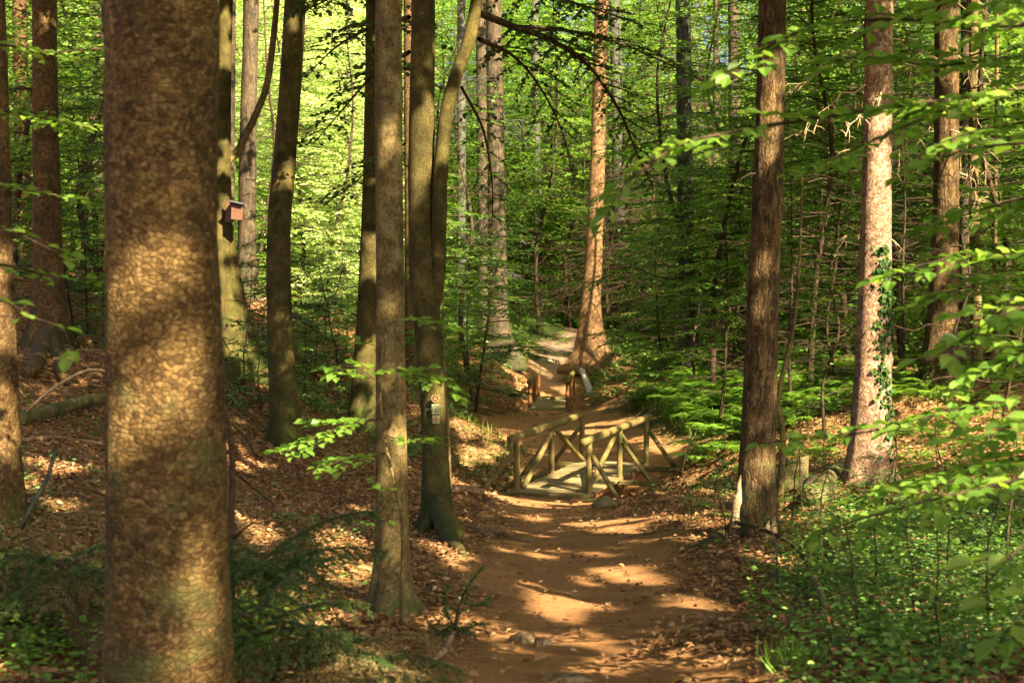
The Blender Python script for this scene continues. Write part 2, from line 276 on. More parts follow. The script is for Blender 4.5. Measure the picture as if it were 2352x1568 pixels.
def ground_mat():
    m, n, out = mat('forest_floor')
    tc = N(n, 'TexCoord'); at_ = N(n, 'Attribute', attribute_name='surf'); sp = N(n, 'SeparateColor'); n.links.new(at_.outputs['Color'], sp.inputs[0])
    def noise(s, d=6., rr=.6):
        a = N(n, 'TexNoise', i_Scale=s, i_Detail=d, i_Roughness=rr); n.links.new(tc.outputs['Object'], a.inputs[0]); return a
    # path: trodden earth and needles
    a = noise(75, 8, .85); a2 = noise(3.2, 4); a3 = noise(160, 3, .7)
    pr = ramp(n, [(.33, (.15,.065,.022)), (.46, (.35,.165,.058)), (.56, (.47,.25,.10)), (.70, (.66,.42,.21))], a.outputs[0])
    pb = ramp(n, [(.3, (.72,.68,.64)), (.7, (1.12,1.12,1.1))], a2.outputs[0])
    pm = N(n, 'MixRGB', blend_type='MULTIPLY'); pm.inputs[0].default_value = 1; n.links.new(pr.outputs[0], pm.inputs[1]); n.links.new(pb.outputs[0], pm.inputs[2])
    pgm = N(n, 'MixRGB'); n.links.new(sp.outputs[2], pgm.inputs[0]); n.links.new(pm.outputs[0], pgm.inputs[1]); pgr = ramp(n, [(.35, (.13,.10,.075)), (.5, (.27,.215,.16)), (.66, (.44,.37,.29))], a.outputs[0]); n.links.new(pgr.outputs[0], pgm.inputs[2]); pm = pgm
    # litter: leaf-sized cells
    v = N(n, 'TexVoronoi', feature='F1'); v.inputs['Scale'].default_value = 21.; v.inputs['Randomness'].default_value = 1.
    wn = noise(14, 3); wa = N(n, 'MixRGB', blend_type='ADD'); wa.inputs[0].default_value = .12; n.links.new(tc.outputs['Object'], wa.inputs[1]); n.links.new(wn.outputs[1], wa.inputs[2]); n.links.new(wa.outputs[0], v.inputs[0])
    vs = N(n, 'SeparateColor'); n.links.new(v.outputs['Color'], vs.inputs[0])
    lr = ramp(n, [(0, (.05,.022,.008)), (.3, (.12,.056,.02)), (.55, (.20,.10,.036)), (.8, (.30,.165,.065)), (1, (.38,.24,.11))], vs.outputs[0])
    lm = N(n, 'MixRGB', blend_type='MULTIPLY'); lm.inputs[0].default_value = 1; n.links.new(lr.outputs[0], lm.inputs[1]); n.links.new(pb.outputs[0], lm.inputs[2])
    mx = N(n, 'MixRGB'); n.links.new(sp.outputs[0], mx.inputs[0]); n.links.new(lm.outputs[0], mx.inputs[1]); n.links.new(pm.outputs[0], mx.inputs[2])
    mg = N(n, 'MixRGB'); n.links.new(sp.outputs[1], mg.inputs[0]); n.links.new(mx.outputs[0], mg.inputs[1])
    gr = ramp(n, [(.3, (.02,.045,.01)), (.6, (.05,.09,.02)), (.8, (.10,.12,.03))], a.outputs[0]); n.links.new(gr.outputs[0], mg.inputs[2])
    hv = N(n, 'MixRGB'); n.links.new(sp.outputs[0], hv.inputs[0]); n.links.new(v.outputs['Distance'], hv.inputs[1]); n.links.new(a.outputs[0], hv.inputs[2])
    h2 = N(n, 'MixRGB', blend_type='ADD'); h2.inputs[0].default_value = .4; n.links.new(hv.outputs[0], h2.inputs[1]); n.links.new(a3.outputs[0], h2.inputs[2])
    b = N(n, 'Bump'); b.inputs['Strength'].default_value = 1.; b.inputs['Distance'].default_value = .025; n.links.new(h2.outputs[0], b.inputs['Height'])
    p = N(n, 'BsdfPrincipled'); p.inputs['Roughness'].default_value = .95; p.inputs['Specular IOR Level'].default_value = .1
    n.links.new(mg.outputs[0], p.inputs['Base Color']); n.links.new(b.outputs[0], p.inputs['Normal']); n.links.new(p.outputs[0], out.inputs[0])
    return m
M['ground'] = ground_mat()

# ------------------------------------------------------------------ objects
def mesh(name, V, F, m, parent=None, smooth=True, uv=None, cast=None):
    """V (n,3); F: list of (k, array(m,k)) groups or one array"""
    me = bpy.data.meshes.new(name)
    V = np.asarray(V, np.float32)
    if isinstance(F, np.ndarray): F = [F]
    F = [np.asarray(f, np.int32) for f in F if len(f)]
    tot = np.concatenate([np.full(len(f), f.shape[1], np.int32) for f in F]); idx = np.concatenate([f.ravel() for f in F])
    me.vertices.add(len(V)); me.vertices.foreach_set('co', V.ravel())
    me.loops.add(len(idx)); me.loops.foreach_set('vertex_index', idx)
    me.polygons.add(len(tot)); st = np.concatenate([[0], np.cumsum(tot)[:-1]]).astype(np.int32)
    me.polygons.foreach_set('loop_start', st); me.polygons.foreach_set('loop_total', tot)
    me.polygons.foreach_set('use_smooth', np.full(len(tot), smooth, bool))
    if uv is not None:
        l = me.uv_layers.new(name='UVMap'); l.data.foreach_set('uv', np.asarray(uv, np.float32)[idx].ravel())
    me.update(calc_edges=True); me.materials.append(m)
    o = bpy.data.objects.new(name, me); COL.objects.link(o)
    if parent is not None: o.parent = parent
    return o
def tag(o, label=None, cat=None, group=None, kind=None):
    if label: o['label'] = label
    if cat: o['category'] = cat
    if group: o['group'] = group
    if kind: o['kind'] = kind
    return o
def thing(name, label, cat, loc, group=None):
    e = bpy.data.objects.new(name, None); COL.objects.link(e); e.location = tuple(float(a) for a in loc); e.empty_display_size = .2
    return tag(e, label, cat, group)
class G:   # geometry collector in coordinates local to an origin
    def __init__(s, o=(0, 0, 0)): s.o = np.asarray(o, float); s.V = []; s.F4 = []; s.F3 = []; s.U = []; s.n = 0
    def add(s, V, F4=None, F3=None, uv=None):
        V = np.asarray(V, float)
        if F4 is not None and len(F4): s.F4.append(np.asarray(F4, int) + s.n)
        if F3 is not None and len(F3): s.F3.append(np.asarray(F3, int) + s.n)
        s.U.append(np.zeros((len(V), 2)) if uv is None else np.asarray(uv, float)); s.V.append(V); s.n += len(V)
    def out(s, name, m, parent=None, smooth=True):
        if not s.V: return None
        F = []
        if s.F4: F.append(np.concatenate(s.F4))
        if s.F3: F.append(np.concatenate(s.F3))
        return mesh(name, np.concatenate(s.V) - s.o, F, m, parent, smooth, np.concatenate(s.U))
def resample(P, R_, step):
    P = np.asarray(P, float); R_ = np.asarray(R_, float)
    # Catmull-Rom
    Q = np.vstack([2 * P[0] - P[1], P, 2 * P[-1] - P[-2]]); Rr = np.r_[R_[0], R_, R_[-1]]
    oP, oR = [], []
    for i in range(1, len(Q) - 2):
        L = np.linalg.norm(Q[i + 1] - Q[i]); k = max(1, int(math.ceil(L / step)))
        for t in np.arange(k) / k:
            a, b, c, d = Q[i - 1], Q[i], Q[i + 1], Q[i + 2]
            oP.append(.5 * (2 * b + (c - a) * t + (2 * a - 5 * b + 4 * c - d) * t * t + (3 * b - a - 3 * c + d) * t ** 3)); oR.append(Rr[i] + (Rr[i + 1] - Rr[i]) * t)
    oP.append(P[-1]); oR.append(R_[-1])
    return np.array(oP), np.array(oR)
def frames(P):
    t = np.gradient(P, axis=0); t /= np.linalg.norm(t, axis=1, keepdims=True) + 1e-12
    r = np.array([1., 0, 0]) if abs(t[0][0]) < .8 else np.array([0, 1., 0])
    U = []
    for k in range(len(P)):
        r = r - t[k] * (r @ t[k]); r /= np.linalg.norm(r); U.append(r)
    U = np.array(U); return t, U, np.cross(t, U)
def tube(g, P, R_, n=8, caps=True, fn=None, uvs=1.0):
    P = np.asarray(P, float); R_ = np.broadcast_to(np.asarray(R_, float), (len(P),))
    t, U, W = frames(P); th = np.arange(n) / n * 2 * np.pi
    rr = R_[:, None] * np.ones(n)[None]
    if fn is not None: rr = rr * fn(P, th)
    V = P[:, None] + rr[..., None] * (np.cos(th)[None, :, None] * U[:, None] + np.sin(th)[None, :, None] * W[:, None])
    V = V.reshape(-1, 3); k = len(P)
    i = np.arange(k - 1)[:, None] * n; j = np.arange(n)[None]; j2 = (j + 1) % n
    F = np.stack([i + j, i + j2, i + n + j2, i + n + j], -1).reshape(-1, 4)
    s = np.r_[0, np.cumsum(np.linalg.norm(np.diff(P, axis=0), axis=1))]
    uv = np.stack([np.tile(np.abs(j.ravel() / n - .5) * 2 * np.pi * R_.mean(), k), np.repeat(s, n)], -1) * uvs
    F3 = []
    if caps:
        V = np.vstack([V, P[0], P[-1]]); a = k * n
        uv = np.vstack([uv, [0, 0], [0, s[-1]]])
        q = np.arange(n); q2 = (q + 1) % n
        F3 = np.vstack([np.stack([np.full(n, a), q2, q], -1), np.stack([np.full(n, a + 1), (k - 1) * n + q, (k - 1) * n + q2], -1)])
    g.add(V, F, F3, uv)
def box(g, o, ax, ay, az, bev=.004):   # box from centre and three half-vectors, edges bevelled
    o = np.asarray(o, float); A = [np.asarray(a, float) for a in (ax, ay, az)]; L = [np.linalg.norm(a) for a in A]; E = [a / l for a, l in zip(A, L)]
    V = []; idx = {}
    for sx in (-1, 1):
        for sy in (-1, 1):
            for sz in (-1, 1):
                sg = (sx, sy, sz)
                for f in range(3):
                    p = o.copy()
                    for k in range(3): p = p + E[k] * sg[k] * (L[k] - (0 if k == f else bev))
                    idx[sg + (f,)] = len(V); V.append(p)
    F4, F3 = [], []
    for f in range(3):
        a, b = [(1, 2), (2, 0), (0, 1)][f]
        for s_ in (-1, 1):
            q = []
            for (u, v) in ((-1, -1), (1, -1), (1, 1), (-1, 1)):
                sg = [0, 0, 0]; sg[f] = s_; sg[a] = u; sg[b] = v; q.append(idx[tuple(sg) + (f,)])
            F4.append(q if s_ > 0 else q[::-1])
    for k in range(3):
        a, b = (k + 1) % 3, (k + 2) % 3
        for sa in (-1, 1):
            for sb in (-1, 1):
                c = []
                for (f, s_) in ((a, -1), (a, 1), (b, 1), (b, -1)):
                    sg = [0, 0, 0]; sg[a] = sa; sg[b] = sb; sg[k] = s_; c.append(idx[tuple(sg) + (f,)])
                F4.append(c if sa * sb > 0 else c[::-1])
    for sx in (-1, 1):
        for sy in (-1, 1):
            for sz in (-1, 1):
                c = [idx[(sx, sy, sz, f)] for f in range(3)]; F3.append(c if sx * sy * sz > 0 else c[::-1])
    V = np.array(V); d = V - o; kmax = int(np.argmax(L)); k2 = (kmax + 1) % 3; k3 = (kmax + 2) % 3
    g.add(V, F4, F3, np.stack([d @ E[k2] + d @ E[k3], d @ E[kmax]], -1))

# ------------------------------------------------------------------ leaves
def unit(a): return a / (np.linalg.norm(a, axis=-1, keepdims=True) + 1e-12)
class Leaves:
    def __init__(s): s.P, s.A, s.N, s.L = [], [], [], []
    def add(s, P, A, Nn, L):
        P = np.atleast_2d(P); s.P.append(P); s.A.append(np.broadcast_to(A, P.shape)); s.N.append(np.broadcast_to(Nn, P.shape)); s.L.append(np.broadcast_to(L, (len(P),)))
    def cat(s):
        return [np.concatenate(a) for a in (s.P, s.A, s.N, s.L)]
    def build(s, name, m, parent=None, o=(0, 0, 0), full=True, ratio=.6, filt=None, fold=.25, keep=None):
        if not s.P: return None
        P, A, Nn, L = s.cat()
        if filt is not None:
            k = filt(P + unit(A) * L[:, None] * .5); P, A, Nn, L = P[k], A[k], Nn[k], L[k]
        if len(P) == 0: return None
        V, F = leaf_geo(P, A, Nn, L, full, ratio, fold)
        return mesh(name, V - np.asarray(o), F, m, parent, smooth=False)
def leaf_geo(P, A, Nn, L, full, ratio, fold):
    A = unit(A); B = unit(np.cross(Nn, A)); Nn = unit(np.cross(A, B)); L = L[:, None]; W = L * ratio * .5
    n = len(P); b = np.arange(n)
    if full:
        up = Nn * W * fold
        V = np.stack([P, P + A * L * .33 + B * W + up, P + A * L * .68 + B * W * .85 + up, P + A * L - Nn * L * .08,
                      P + A * L * .68 - B * W * .85 + up, P + A * L * .33 - B * W + up], 1).reshape(-1, 3)
        b = b[:, None] * 6
        F = np.concatenate([b + np.array([[0, 1, 2, 3]]), b + np.array([[0, 3, 4, 5]])])
    else:
        V = np.stack([P, P + A * L * .45 + B * W + Nn * W * fold, P + A * L, P + A * L * .45 - B * W + Nn * W * fold], 1).reshape(-1, 3)
        F = b[:, None] * 4 + np.array([[0, 1, 2, 3]])
    return V, F
def jit(n, s): return rng.normal(0, s, (n, 3))
UP = np.array([0., 0, 1])
def spray(g, lv, P, r0, half, leaf, dens=1., droop=.12, up=UP, tilt=.28, twig_every=.11, bare=.12, n=4):
    """a beech bough: spine P, alternate side twigs in one flat tier, leaves alternate along the twigs"""
    P, Rr = resample(P, np.linspace(r0, r0 * .25, len(P)), .08)
    tube(g, P, Rr, n, caps=False)
    s = np.r_[0, np.cumsum(np.linalg.norm(np.diff(P, axis=0), axis=1))]; L = s[-1]
    side = 1; d = L * bare
    t, _, _ = frames(P)
    while d < L:
        i = min(len(P) - 2, int(np.searchsorted(s, d))); side = -side
        f = d / L; hw = half * (1 - .75 * f ** 1.5) * rng.uniform(.6, 1.15)
        sv = unit(np.cross(up, t[i])) * side; dv = unit(t[i] * .75 + sv * .8 + rng.normal(0, .12, 3))
        k = max(2, int(hw / (leaf * .55) * dens)); q = (np.arange(k) + .6) / k
        base = P[i]; dr = -UP * droop * rng.uniform(.2, 1.3)
        pts = base + dv * (q * hw)[:, None] + dr * (hw * q ** 2)[:, None]
        tip = base + dv * hw + dr * hw
        if hw > .12: tube(g, np.array([base, base + dv * hw * .5 + dr * hw * .25, tip]), [r0 * .28, r0 * .2, r0 * .1], 3, caps=False)
        sg = np.where(np.arange(k) % 2 == 0, 1., -1.)
        ax = dv[None] * .8 + np.cross(up, dv)[None] * sg[:, None] * .75 + jit(k, .2); ax[-1] = dv
        lv.add(pts, ax + dr[None] * 1.2, up[None] + jit(k, tilt), leaf * rng.uniform(.65, 1.2, k))
        d += twig_every * rng.uniform(.6, 1.4) / dens
    return P

# ------------------------------------------------------------------ where the sun comes through
SPOT = []  # chosen sun patches; leaves sunward of each one are cut away
def on_ground(px, py, r): SPOT.append((gp(px, py), r * .8, 3.2 if py > 1180 else 2.2))
def on_thing(px, py, Y, r): SPOT.append((at(px, py, Y), r, 0))
for a in [(1445,1318,.24),(1400,1322,.12),(1305,1385,.22),(1250,1395,.15),(1310,1425,.08),(1345,1335,.10),(1225,1350,.12),(1030,1272,.26),(1245,1277,.12),(1150,1262,.08),
  (1560,1500,.14),(1590,1385,.14),(1640,1400,.10),(1430,1215,.2),(1225,1190,.15),(1330,1152,.1),(1370,1272,.1),
  (130,1078,.4),(150,1160,.16),(560,1066,.42),(780,1262,.26),(745,1290,.2),(820,1180,.2),(760,1240,.2),(800,1330,.14),(850,1310,.12),(600,1230,.2),(520,1180,.2),(680,1370,.12),(60,1110,.2),
  (1100,985,.75),(1060,990,.5),(1080,1050,.35),(1130,1030,.35),(1000,960,.4),(1170,1010,.3),(1190,860,.9),(1230,1150,.1),
  (2060,1030,.8),(2110,1040,1.0),(2160,1010,.8),(2230,1050,.8),(2310,1030,1.3),(2250,985,.7),(1930,1000,.7),(1870,1010,.6),(1810,990,.45),(1560,1010,.8),(1650,1060,.6),(1480,1010,.4),(1600,1085,.3),
  (1900,830,1.1),(1930,845,.8),(2080,860,.7),(1640,970,.6),(1700,985,.6),(1830,1170,.35),(1885,1210,.35),(1960,1200,.3),(1620,1200,.2),(2060,1320,.3),(2200,1290,.35),(2120,1280,.2),(2250,1470,.14),(1990,1450,.1),(1800,1290,.2),
  (1280,800,.8),(1285,832,.7),(1270,855,.6),(1300,895,.5),(1265,915,.5),(1400,905,.7),(1420,850,.8),(1450,900,1.),(1520,890,1.2),(1600,925,1.1),(1680,935,.9),(1560,960,.5),(1500,945,.6),(1760,910,.7),(1850,940,.8),(1960,930,.8),(2120,930,.7)]: on_ground(*a)
for a in [(345,625,.07),(395,575,.03),(430,775,.05),(465,845,.05),(350,890,.09),(420,920,.05),(475,1290,.08),(440,400,.02),(345,230,.02),(470,1490,.05),(435,1560,.04)]:
    on_thing(a[0], a[1], 4.98, a[2])
for a in [(2010,560,17.3,.35),(2015,460,17.3,.33),(2010,380,17.3,.25),(2020,900,17.3,.33),(2030,850,17.3,.25),(2000,690,17.3,.22),(1995,280,17.3,.28),(2000,1020,17.3,.2),(1990,780,17.3,.15),(1760,290,12.8,.2),(1755,350,12.8,.15),(1775,150,12.8,.2),(1750,1070,12.8,.14),(1700,1140,12.7,.12),(1745,700,12.8,.08),(1750,600,12.8,.08),
  (885,1290,8.9,.09),(880,1245,8.9,.04),(890,330,8.9,.08),(890,880,8.9,.05),(895,990,8.9,.04),(885,700,8.9,.05),
  (1350,770,54.7,.8),(1345,815,54.7,.6),(1370,735,54.7,.5),(1360,800,54.7,.6),(530,760,23.6,.4),(515,500,23.7,.3),(545,810,23.6,.3),(520,640,23.6,.25),(545,487,23.4,.3),(550,320,23.6,.25),(515,60,23.6,.4),(848,600,24.8,.3),(845,830,24.8,.3),(840,950,24.8,.25),
  (10,560,9.8,.15),(10,720,9.8,.2),(20,930,9.8,.15),(15,1000,9.8,.1),(1085,50,14.8,.2),(1070,120,14.8,.12),(960,440,14.8,.10),(2235,480,30,.5),(2240,420,30,.5),(1800,950,14,.2),(1830,770,14,.25),(1820,700,14,.2),(940,280,20,.2),(940,520,20,.2),
  (720,1010,7.8,.22),(690,1050,7.8,.14),(780,960,7.8,.16),(830,810,7.8,.16),(900,790,7.8,.14),(650,1030,7.8,.12),(30,1270,6.2,.1),(700,1150,7.,.1),
  (2250,215,5.6,.25),(2330,330,5.2,.1),(2150,300,6,.22),(2250,585,6,.25),(2120,640,6.2,.12),(2330,905,5.7,.22),(2200,945,5.8,.12),(2000,990,5.9,.12),(2300,1110,5.2,.2),(2130,1150,5.2,.1),(2330,1290,4.5,.1),(1600,330,5.2,.1),(120,120,7.5,.15),(150,280,7.8,.15),(140,450,7.4,.14),(60,560,5.,.08),(100,740,4.8,.1),(820,1490,6.,.14),(900,1560,5.9,.1),(30,1420,5.9,.1),(1510,410,5.4,.18),(1720,180,5.6,.18),(1690,150,5.6,.08),(1440,470,5.3,.07),(2100,230,5.6,.13),(2200,220,5.6,.13),(2190,300,5.6,.1),(2260,700,5.2,.1),(2330,700,5.2,.1),(2100,460,17,.2),(1900,130,16.5,.5),(1900,300,16.5,.4),(1880,420,16.5,.3),(2080,200,16.5,.4),(2100,420,17,.3),
  (1230,720,64,2.5),(1130,790,57,2.2),(1270,745,67,2.5),(1450,800,56,1.6),(1480,905,33,.9),(1590,925,33,1.),(1690,915,33,.9),(1540,880,37,1.),(1100,750,60,2.2),(1200,770,58,2.5),(1250,480,72,3.5),(1290,790,63,2.2),(700,420,47,3.6),(780,300,47,3.6),(700,150,47,3.8),(800,560,47,3.),(720,540,47,2.6),(800,80,47,3.6),(660,300,47,3.),(1250,1020,25,.15),(1440,990,25.5,.2),(1480,970,26.5,.2),(1300,970,27,.15),(1200,1060,24,.12),(1240,1120,24.3,.3),(1280,1080,26,.3),(1330,1085,25,.3),(1310,1075,26.5,.35),(1340,1055,27,.3),(1395,1020,25,.14),(1440,1080,25,.25),(1350,1070,23.5,.1),(1390,1095,24.2,.2),(1310,1120,24.2,.1),(1425,1060,25.3,.1),(1230,905,48,.2),(1310,905,48,.25),(1320,890,50,.2)]:
    on_thing(*a)
SP = np.array([s[0] for s in SPOT]); SR = np.array([s[1] for s in SPOT])
E1 = unit(np.cross(S, UP)); E2 = np.cross(S, E1)
SPa, SPb, SPt = SP @ E1, SP @ E2, SP @ S
SE = np.array([s[2] for s in SPOT])
def sunfilter(P, margin=.05):
    keep = np.ones(len(P), bool); a, b, t = P @ E1, P @ E2, P @ S
    lim = np.where(SE > 0, SR * 3.2, SR * 1.5) + margin
    for k in range(len(SR)):
        da = a - SPa[k]; db = b - SPb[k]
        m = (np.abs(da) < lim[k]) & (np.abs(db) < lim[k]) & (t > SPt[k] + .5)
        if not m.any(): continue
        i = np.where(m)[0]
        if SE[k] > 0:      # a patch on the soil, long towards the sun
            q = P[i]; h = (q[:, 2] - SP[k][2]) / S[2]; dx = q[:, 0] - S[0] * h - SP[k][0]; dy = (q[:, 1] - S[1] * h - SP[k][1]); dx = dx + dy * .12; dy = dy / SE[k]
        else: dx, dy = da[i], db[i]
        th = np.arctan2(dy, dx); rr = SR[k] * (.9 + .26 * np.sin(th * 3 + k) + .16 * np.sin(th * 5 + 2 * k))
        keep[i[np.hypot(dx, dy) < rr + margin]] = False
    return keep

# ================================================================== SETTING
def build_ground():
    ys = [-40, -28, -20, -14, -10, -7, -5, -3.5, -2.2, -1, 0, 1, 1.8]; y = 2.5
    while y < 320: ys.append(y); y += max(.07, y * .0055)
    ys = np.array(ys)
    u = np.linspace(-1, 1, 261); k = np.linspace(0, 1, 19)[1:]
    uo = 1 + k ** 2 * 5; us = np.r_[-uo[::-1], u, uo]
    hw = .42 * np.maximum(ys, 0) + 3.0; X = hw[:, None] * us[None]; X = np.where(np.abs(us)[None] > 1, np.sign(us)[None] * (hw[:, None] + (np.abs(us)[None] - 1) * 34), X)
    Y = np.broadcast_to(ys[:, None], X.shape); Z = T(X, Y)
    r, c = X.shape; i = np.arange(r - 1)[:, None] * c + np.arange(c - 1)[None]
    F = np.stack([i, i + 1, i + c + 1, i + c], -1).reshape(-1, 4)
    V = np.stack([X, Y, Z], -1).reshape(-1, 3)
    o = mesh('ground', V, F, M['ground'], None, True); o['kind'] = 'structure'
    x, y = V[:, 0], V[:, 1]
    p = path_d(x, y) + .35 * vn(x * 1.3, y * 1.3, 0, 11) + .12 * vn(x * 5, y * 5, 0, 12)
    path = np.clip(.5 - p / .5, 0, 1)
    g1 = np.clip((vn(x * .35, y * .35, 0, 13) + .5 * vn(x * 1.2, y * 1.2, 0, 14) - .1) * 1.6, 0, .7)
    reg = np.clip((x - 2.2 - y * .02) / 1.2, 0, 1) * np.clip((15 - y) / 3, 0, 1)
    reg = np.maximum(reg, np.exp(-(((x - 4.2) / 2.6) ** 2 + ((y - 33) / 4.5) ** 2)) * 1.3)
    reg = np.maximum(reg, np.clip((y - 55) / 8, 0, 1)); reg = np.maximum(reg, g1 * .35)
    a = o.data.color_attributes.new('surf', 'FLOAT_COLOR', 'POINT')
    a.data.foreach_set('color', np.stack([path, np.clip(reg, 0, .9) * (1 - path), np.clip((y - 52) / 10, 0, .65), 1 + 0 * x], -1).astype(np.float32).ravel())
    return o
build_ground()

# ================================================================== TREES
TREES = []      # (root, x, y) for handing out crowns
def trunk_pts(pts, Y, lean_y=0.):
    P = [at(a, b, Y) for a, b, _ in pts]; Rr = [c * .5 * pw(Y) for _, _, c in pts]
    return np.array(P), np.array(Rr)
def tree(name, label, cat, pts, Y, m, flare=.35, roots=4, top=17., seed=0, n=20, step=.18, group=None, base=None, root_list=(), crown=True, rough=.03, rotp=0.):
    """pts bottom -> top: (picture x, picture y, picture width)"""
    P, Rr = trunk_pts(pts, Y); x0, y0 = P[0][0], P[0][1]; z0 = gz(x0, y0) if base is None else base
    P[0][2] = z0
    d = unit(P[-1] - P[-2]); d = unit(d * np.array([.5, .5, 1])); k = 0; rl = Rr[-1]
    while P[-1][2] < top:
        k += 1; P = np.vstack([P, P[-1] + d * 2.2 + np.array([rng.normal(0, .08), rng.normal(0, .08), 0])]); rl = max(.03, rl * .88); Rr = np.r_[Rr, rl]
    P = np.vstack([[P[0] - np.array([0, 0, .35])], P]); Rr = np.r_[Rr[0], Rr]
    # dense near the foot
    Q, q = resample(P, Rr, step)
    origin = np.array([x0, y0, z0]); root = thing(name, label, cat, origin, group)
    ph = rng.uniform(0, 6.28)
    kn = [(rng.uniform(0, 6.28), rng.uniform(.3, 5.5), rng.uniform(.03, .10), rng.uniform(.03, .08)) for _ in range(16)]
    def fn(PP, th):
        h = np.maximum(PP[:, 2] - z0, -.1)[:, None]; t = th[None]
        lob = .5 + .5 * np.cos(roots * t + ph + .6 * np.sin(2 * t + ph)); R0 = Rr[0]
        f = 1 + flare * np.exp(-h / (R0 * 1.6)) * (.45 + 1.3 * lob ** 1.5) + flare * .25 * np.exp(-h / (R0 * 7))
        nz = rough * vn(np.cos(t) * 1.3 + seed * 7.7, np.sin(t) * 1.3, h * 1.5, seed) + rough * .6 * vn(np.cos(t) * 3.5, np.sin(t) * 3.5, h * 4 + seed, seed + 1)
        nz = nz + (min(rough, .012) * .9) * vn(np.cos(t) * 9, np.sin(t) * 9, h * 11, seed + 2)
        for (kt, kh, ka, ks) in kn:
            dt = (t - kt + np.pi) % (2 * np.pi) - np.pi; nz = nz + ka * np.exp(-((h - kh) ** 2 + (dt * Rr[0]) ** 2) / ks ** 2)
        return f * (1 + nz)
    g = G(origin); tube(g, Q, q, n, True, fn, 1.)
    for (rp, rr) in root_list:      # roots that run out over the soil, points in the picture
        RP = []
        for (a, b) in rp:
            p = gp(a, b); RP.append(p)
        RP = np.array(RP); RP[:, 2] = [gz(a[0], a[1]) + e for a, e in zip(RP, np.linspace(rr * .5, -rr * .3, len(RP)))]
        start = np.array([x0, y0, z0 + Rr[0] * 1.6]); PP, q2 = resample(np.vstack([start, RP]), np.linspace(rr * 1.3, rr * .35, len(RP) + 1), .08)
        tube(g, PP, q2, 10, True, lambda p, th: 1 + .15 * vn(p[:, 0:1] * 6, p[:, 1:2] * 6, np.cos(th)[None] * 2, 5))
    g.out('trunk', m, root)
    if crown: TREES.append((root, Q[-1][0], Q[-1][1]))
    root['_z'] = z0
    return root, Q, q, origin
def limb(root, origin, pts, r0, r1, m, name='branch', n=7, step=.1):
    P, q = resample(np.array(pts), np.linspace(r0, r1, len(pts)), step); g = G(origin)
    tube(g, P, q, n, True, lambda p, th: 1 + .08 * vn(p[:, 0:1] * 5, p[:, 2:3] * 5, np.cos(th)[None], 6)); return g.out(name, m, root)
def dead_twigs(root, origin, Q, zr, count, L, m, side=None, r=.012, droop=.5):
    """bare dry branches with drooping twigs, one mesh per branch"""
    for k in range(count):
        z = rng.uniform(*zr); i = int(np.argmin(np.abs(Q[:, 2] - z))); b = Q[i]
        az = rng.uniform(0, 6.28) if side is None else side[k % len(side)] + rng.normal(0, .5)
        dv = np.array([math.cos(az), math.sin(az), rng.uniform(-.1, .25)]); l = L * rng.uniform(.5, 1.2); g = G(origin)
        s = np.linspace(0, 1, 7)[:, None]
        P = b + dv * l * s + np.array([0, 0, -1]) * droop * l * s ** 2 + np.r_[np.zeros((1, 3)), rng.normal(0, .035 * l, (6, 3))]
        PP, q = resample(P, np.linspace(r, r * .3, 7), .08); tube(g, PP, q, 4, False)
        for j in range(int(9 * l)):
            a = PP[rng.integers(len(PP) // 5, len(PP))]; tl = l * rng.uniform(.12, .4)
            d2 = unit(dv * .5 + rng.normal(0, .55, 3) + np.array([0, 0, -.7]))
            t2 = a + d2 * tl * np.array([0, .35, .7, 1])[:, None] + np.r_[np.zeros((1, 3)), rng.normal(0, .06 * tl, (3, 3))] + np.array([0, 0, -1]) * .2 * tl * (np.array([0, .35, .7, 1]) ** 2)[:, None]
            tube(g, t2, [r * .4, r * .32, r * .25, r * .15], 3, False)
            for _ in range(2):
                c = t2[rng.integers(1, 3)]; d3 = unit(d2 + rng.normal(0, .7, 3)); tube(g, np.array([c, c + d3 * tl * .3, c + d3 * tl * .5 + [0, 0, -.1 * tl]]), [r * .22, r * .18, r * .12], 3, False)
        g.out('dead_branch', m, root)

# --- the named trunks
rA, QA, qA, oA = tree('spruce_tree', 'thick flaky barked spruce trunk close up filling the left foreground', 'tree',
    [(392,1780,296),(388,1568,288),(384,1250,272),(377,800,256),(372,400,248),(370,0,244),(370,-200,236)], 5.2, M['bark_flake'], .1, 5, 16, 1, 96, .03, rough=.045)
rB, QB, qB, oB = tree('spruce_tree', 'rough spruce trunk cut off by the left edge of the picture', 'tree',
    [(-14,1212,118),(-12,1000,104),(-20,600,96),(-30,200,92),(-36,0,90)], 10, M['bark_scaly'], .22, 5, 17, 2, 32, .1)
rC, QC, qC, oC = tree('spruce_tree', 'reddish spruce with mossy flared foot on the left bank', 'tree',
    [(112,852,92),(112,740,72),(108,500,60),(103,150,54),(102,0,53)], 27, M['bark_scaly'], .6, 5, 20, 3, 20, .2, root_list=[([(80,850),(55,862)],.14),([(140,862),(160,880)],.12)])
rD, QD, qD, oD = tree('spruce_tree', 'slim spruce trunk between the left edge trunk and the reddish spruce', 'tree',
    [(52,600,44),(52,400,36),(47,100,33),(46,0,33)], 40, M['bark_scaly'], .3, 4, 22, 4, 14, .3)
rE, QE, qE, oE = tree('spruce_tree', 'straight dark trunk right behind the bird box', 'tree',
    [(566,690,46),(567,600,42),(570,300,38),(577,0,36)], 36, M['bark_dark'], .3, 4, 22, 5, 14, .3)
rF, QF, qF, oF = tree('beech_tree', 'sun dappled beech carrying the bird box behind the big foreground trunk', 'tree',
    [(505,850,132),(502,700,108),(494,560,84),(496,460,70),(505,330,48),(512,200,36),(517,60,32),(522,-60,30)], 24, M['bark_beech'], .35, 5, 18, 6, 22, .15)
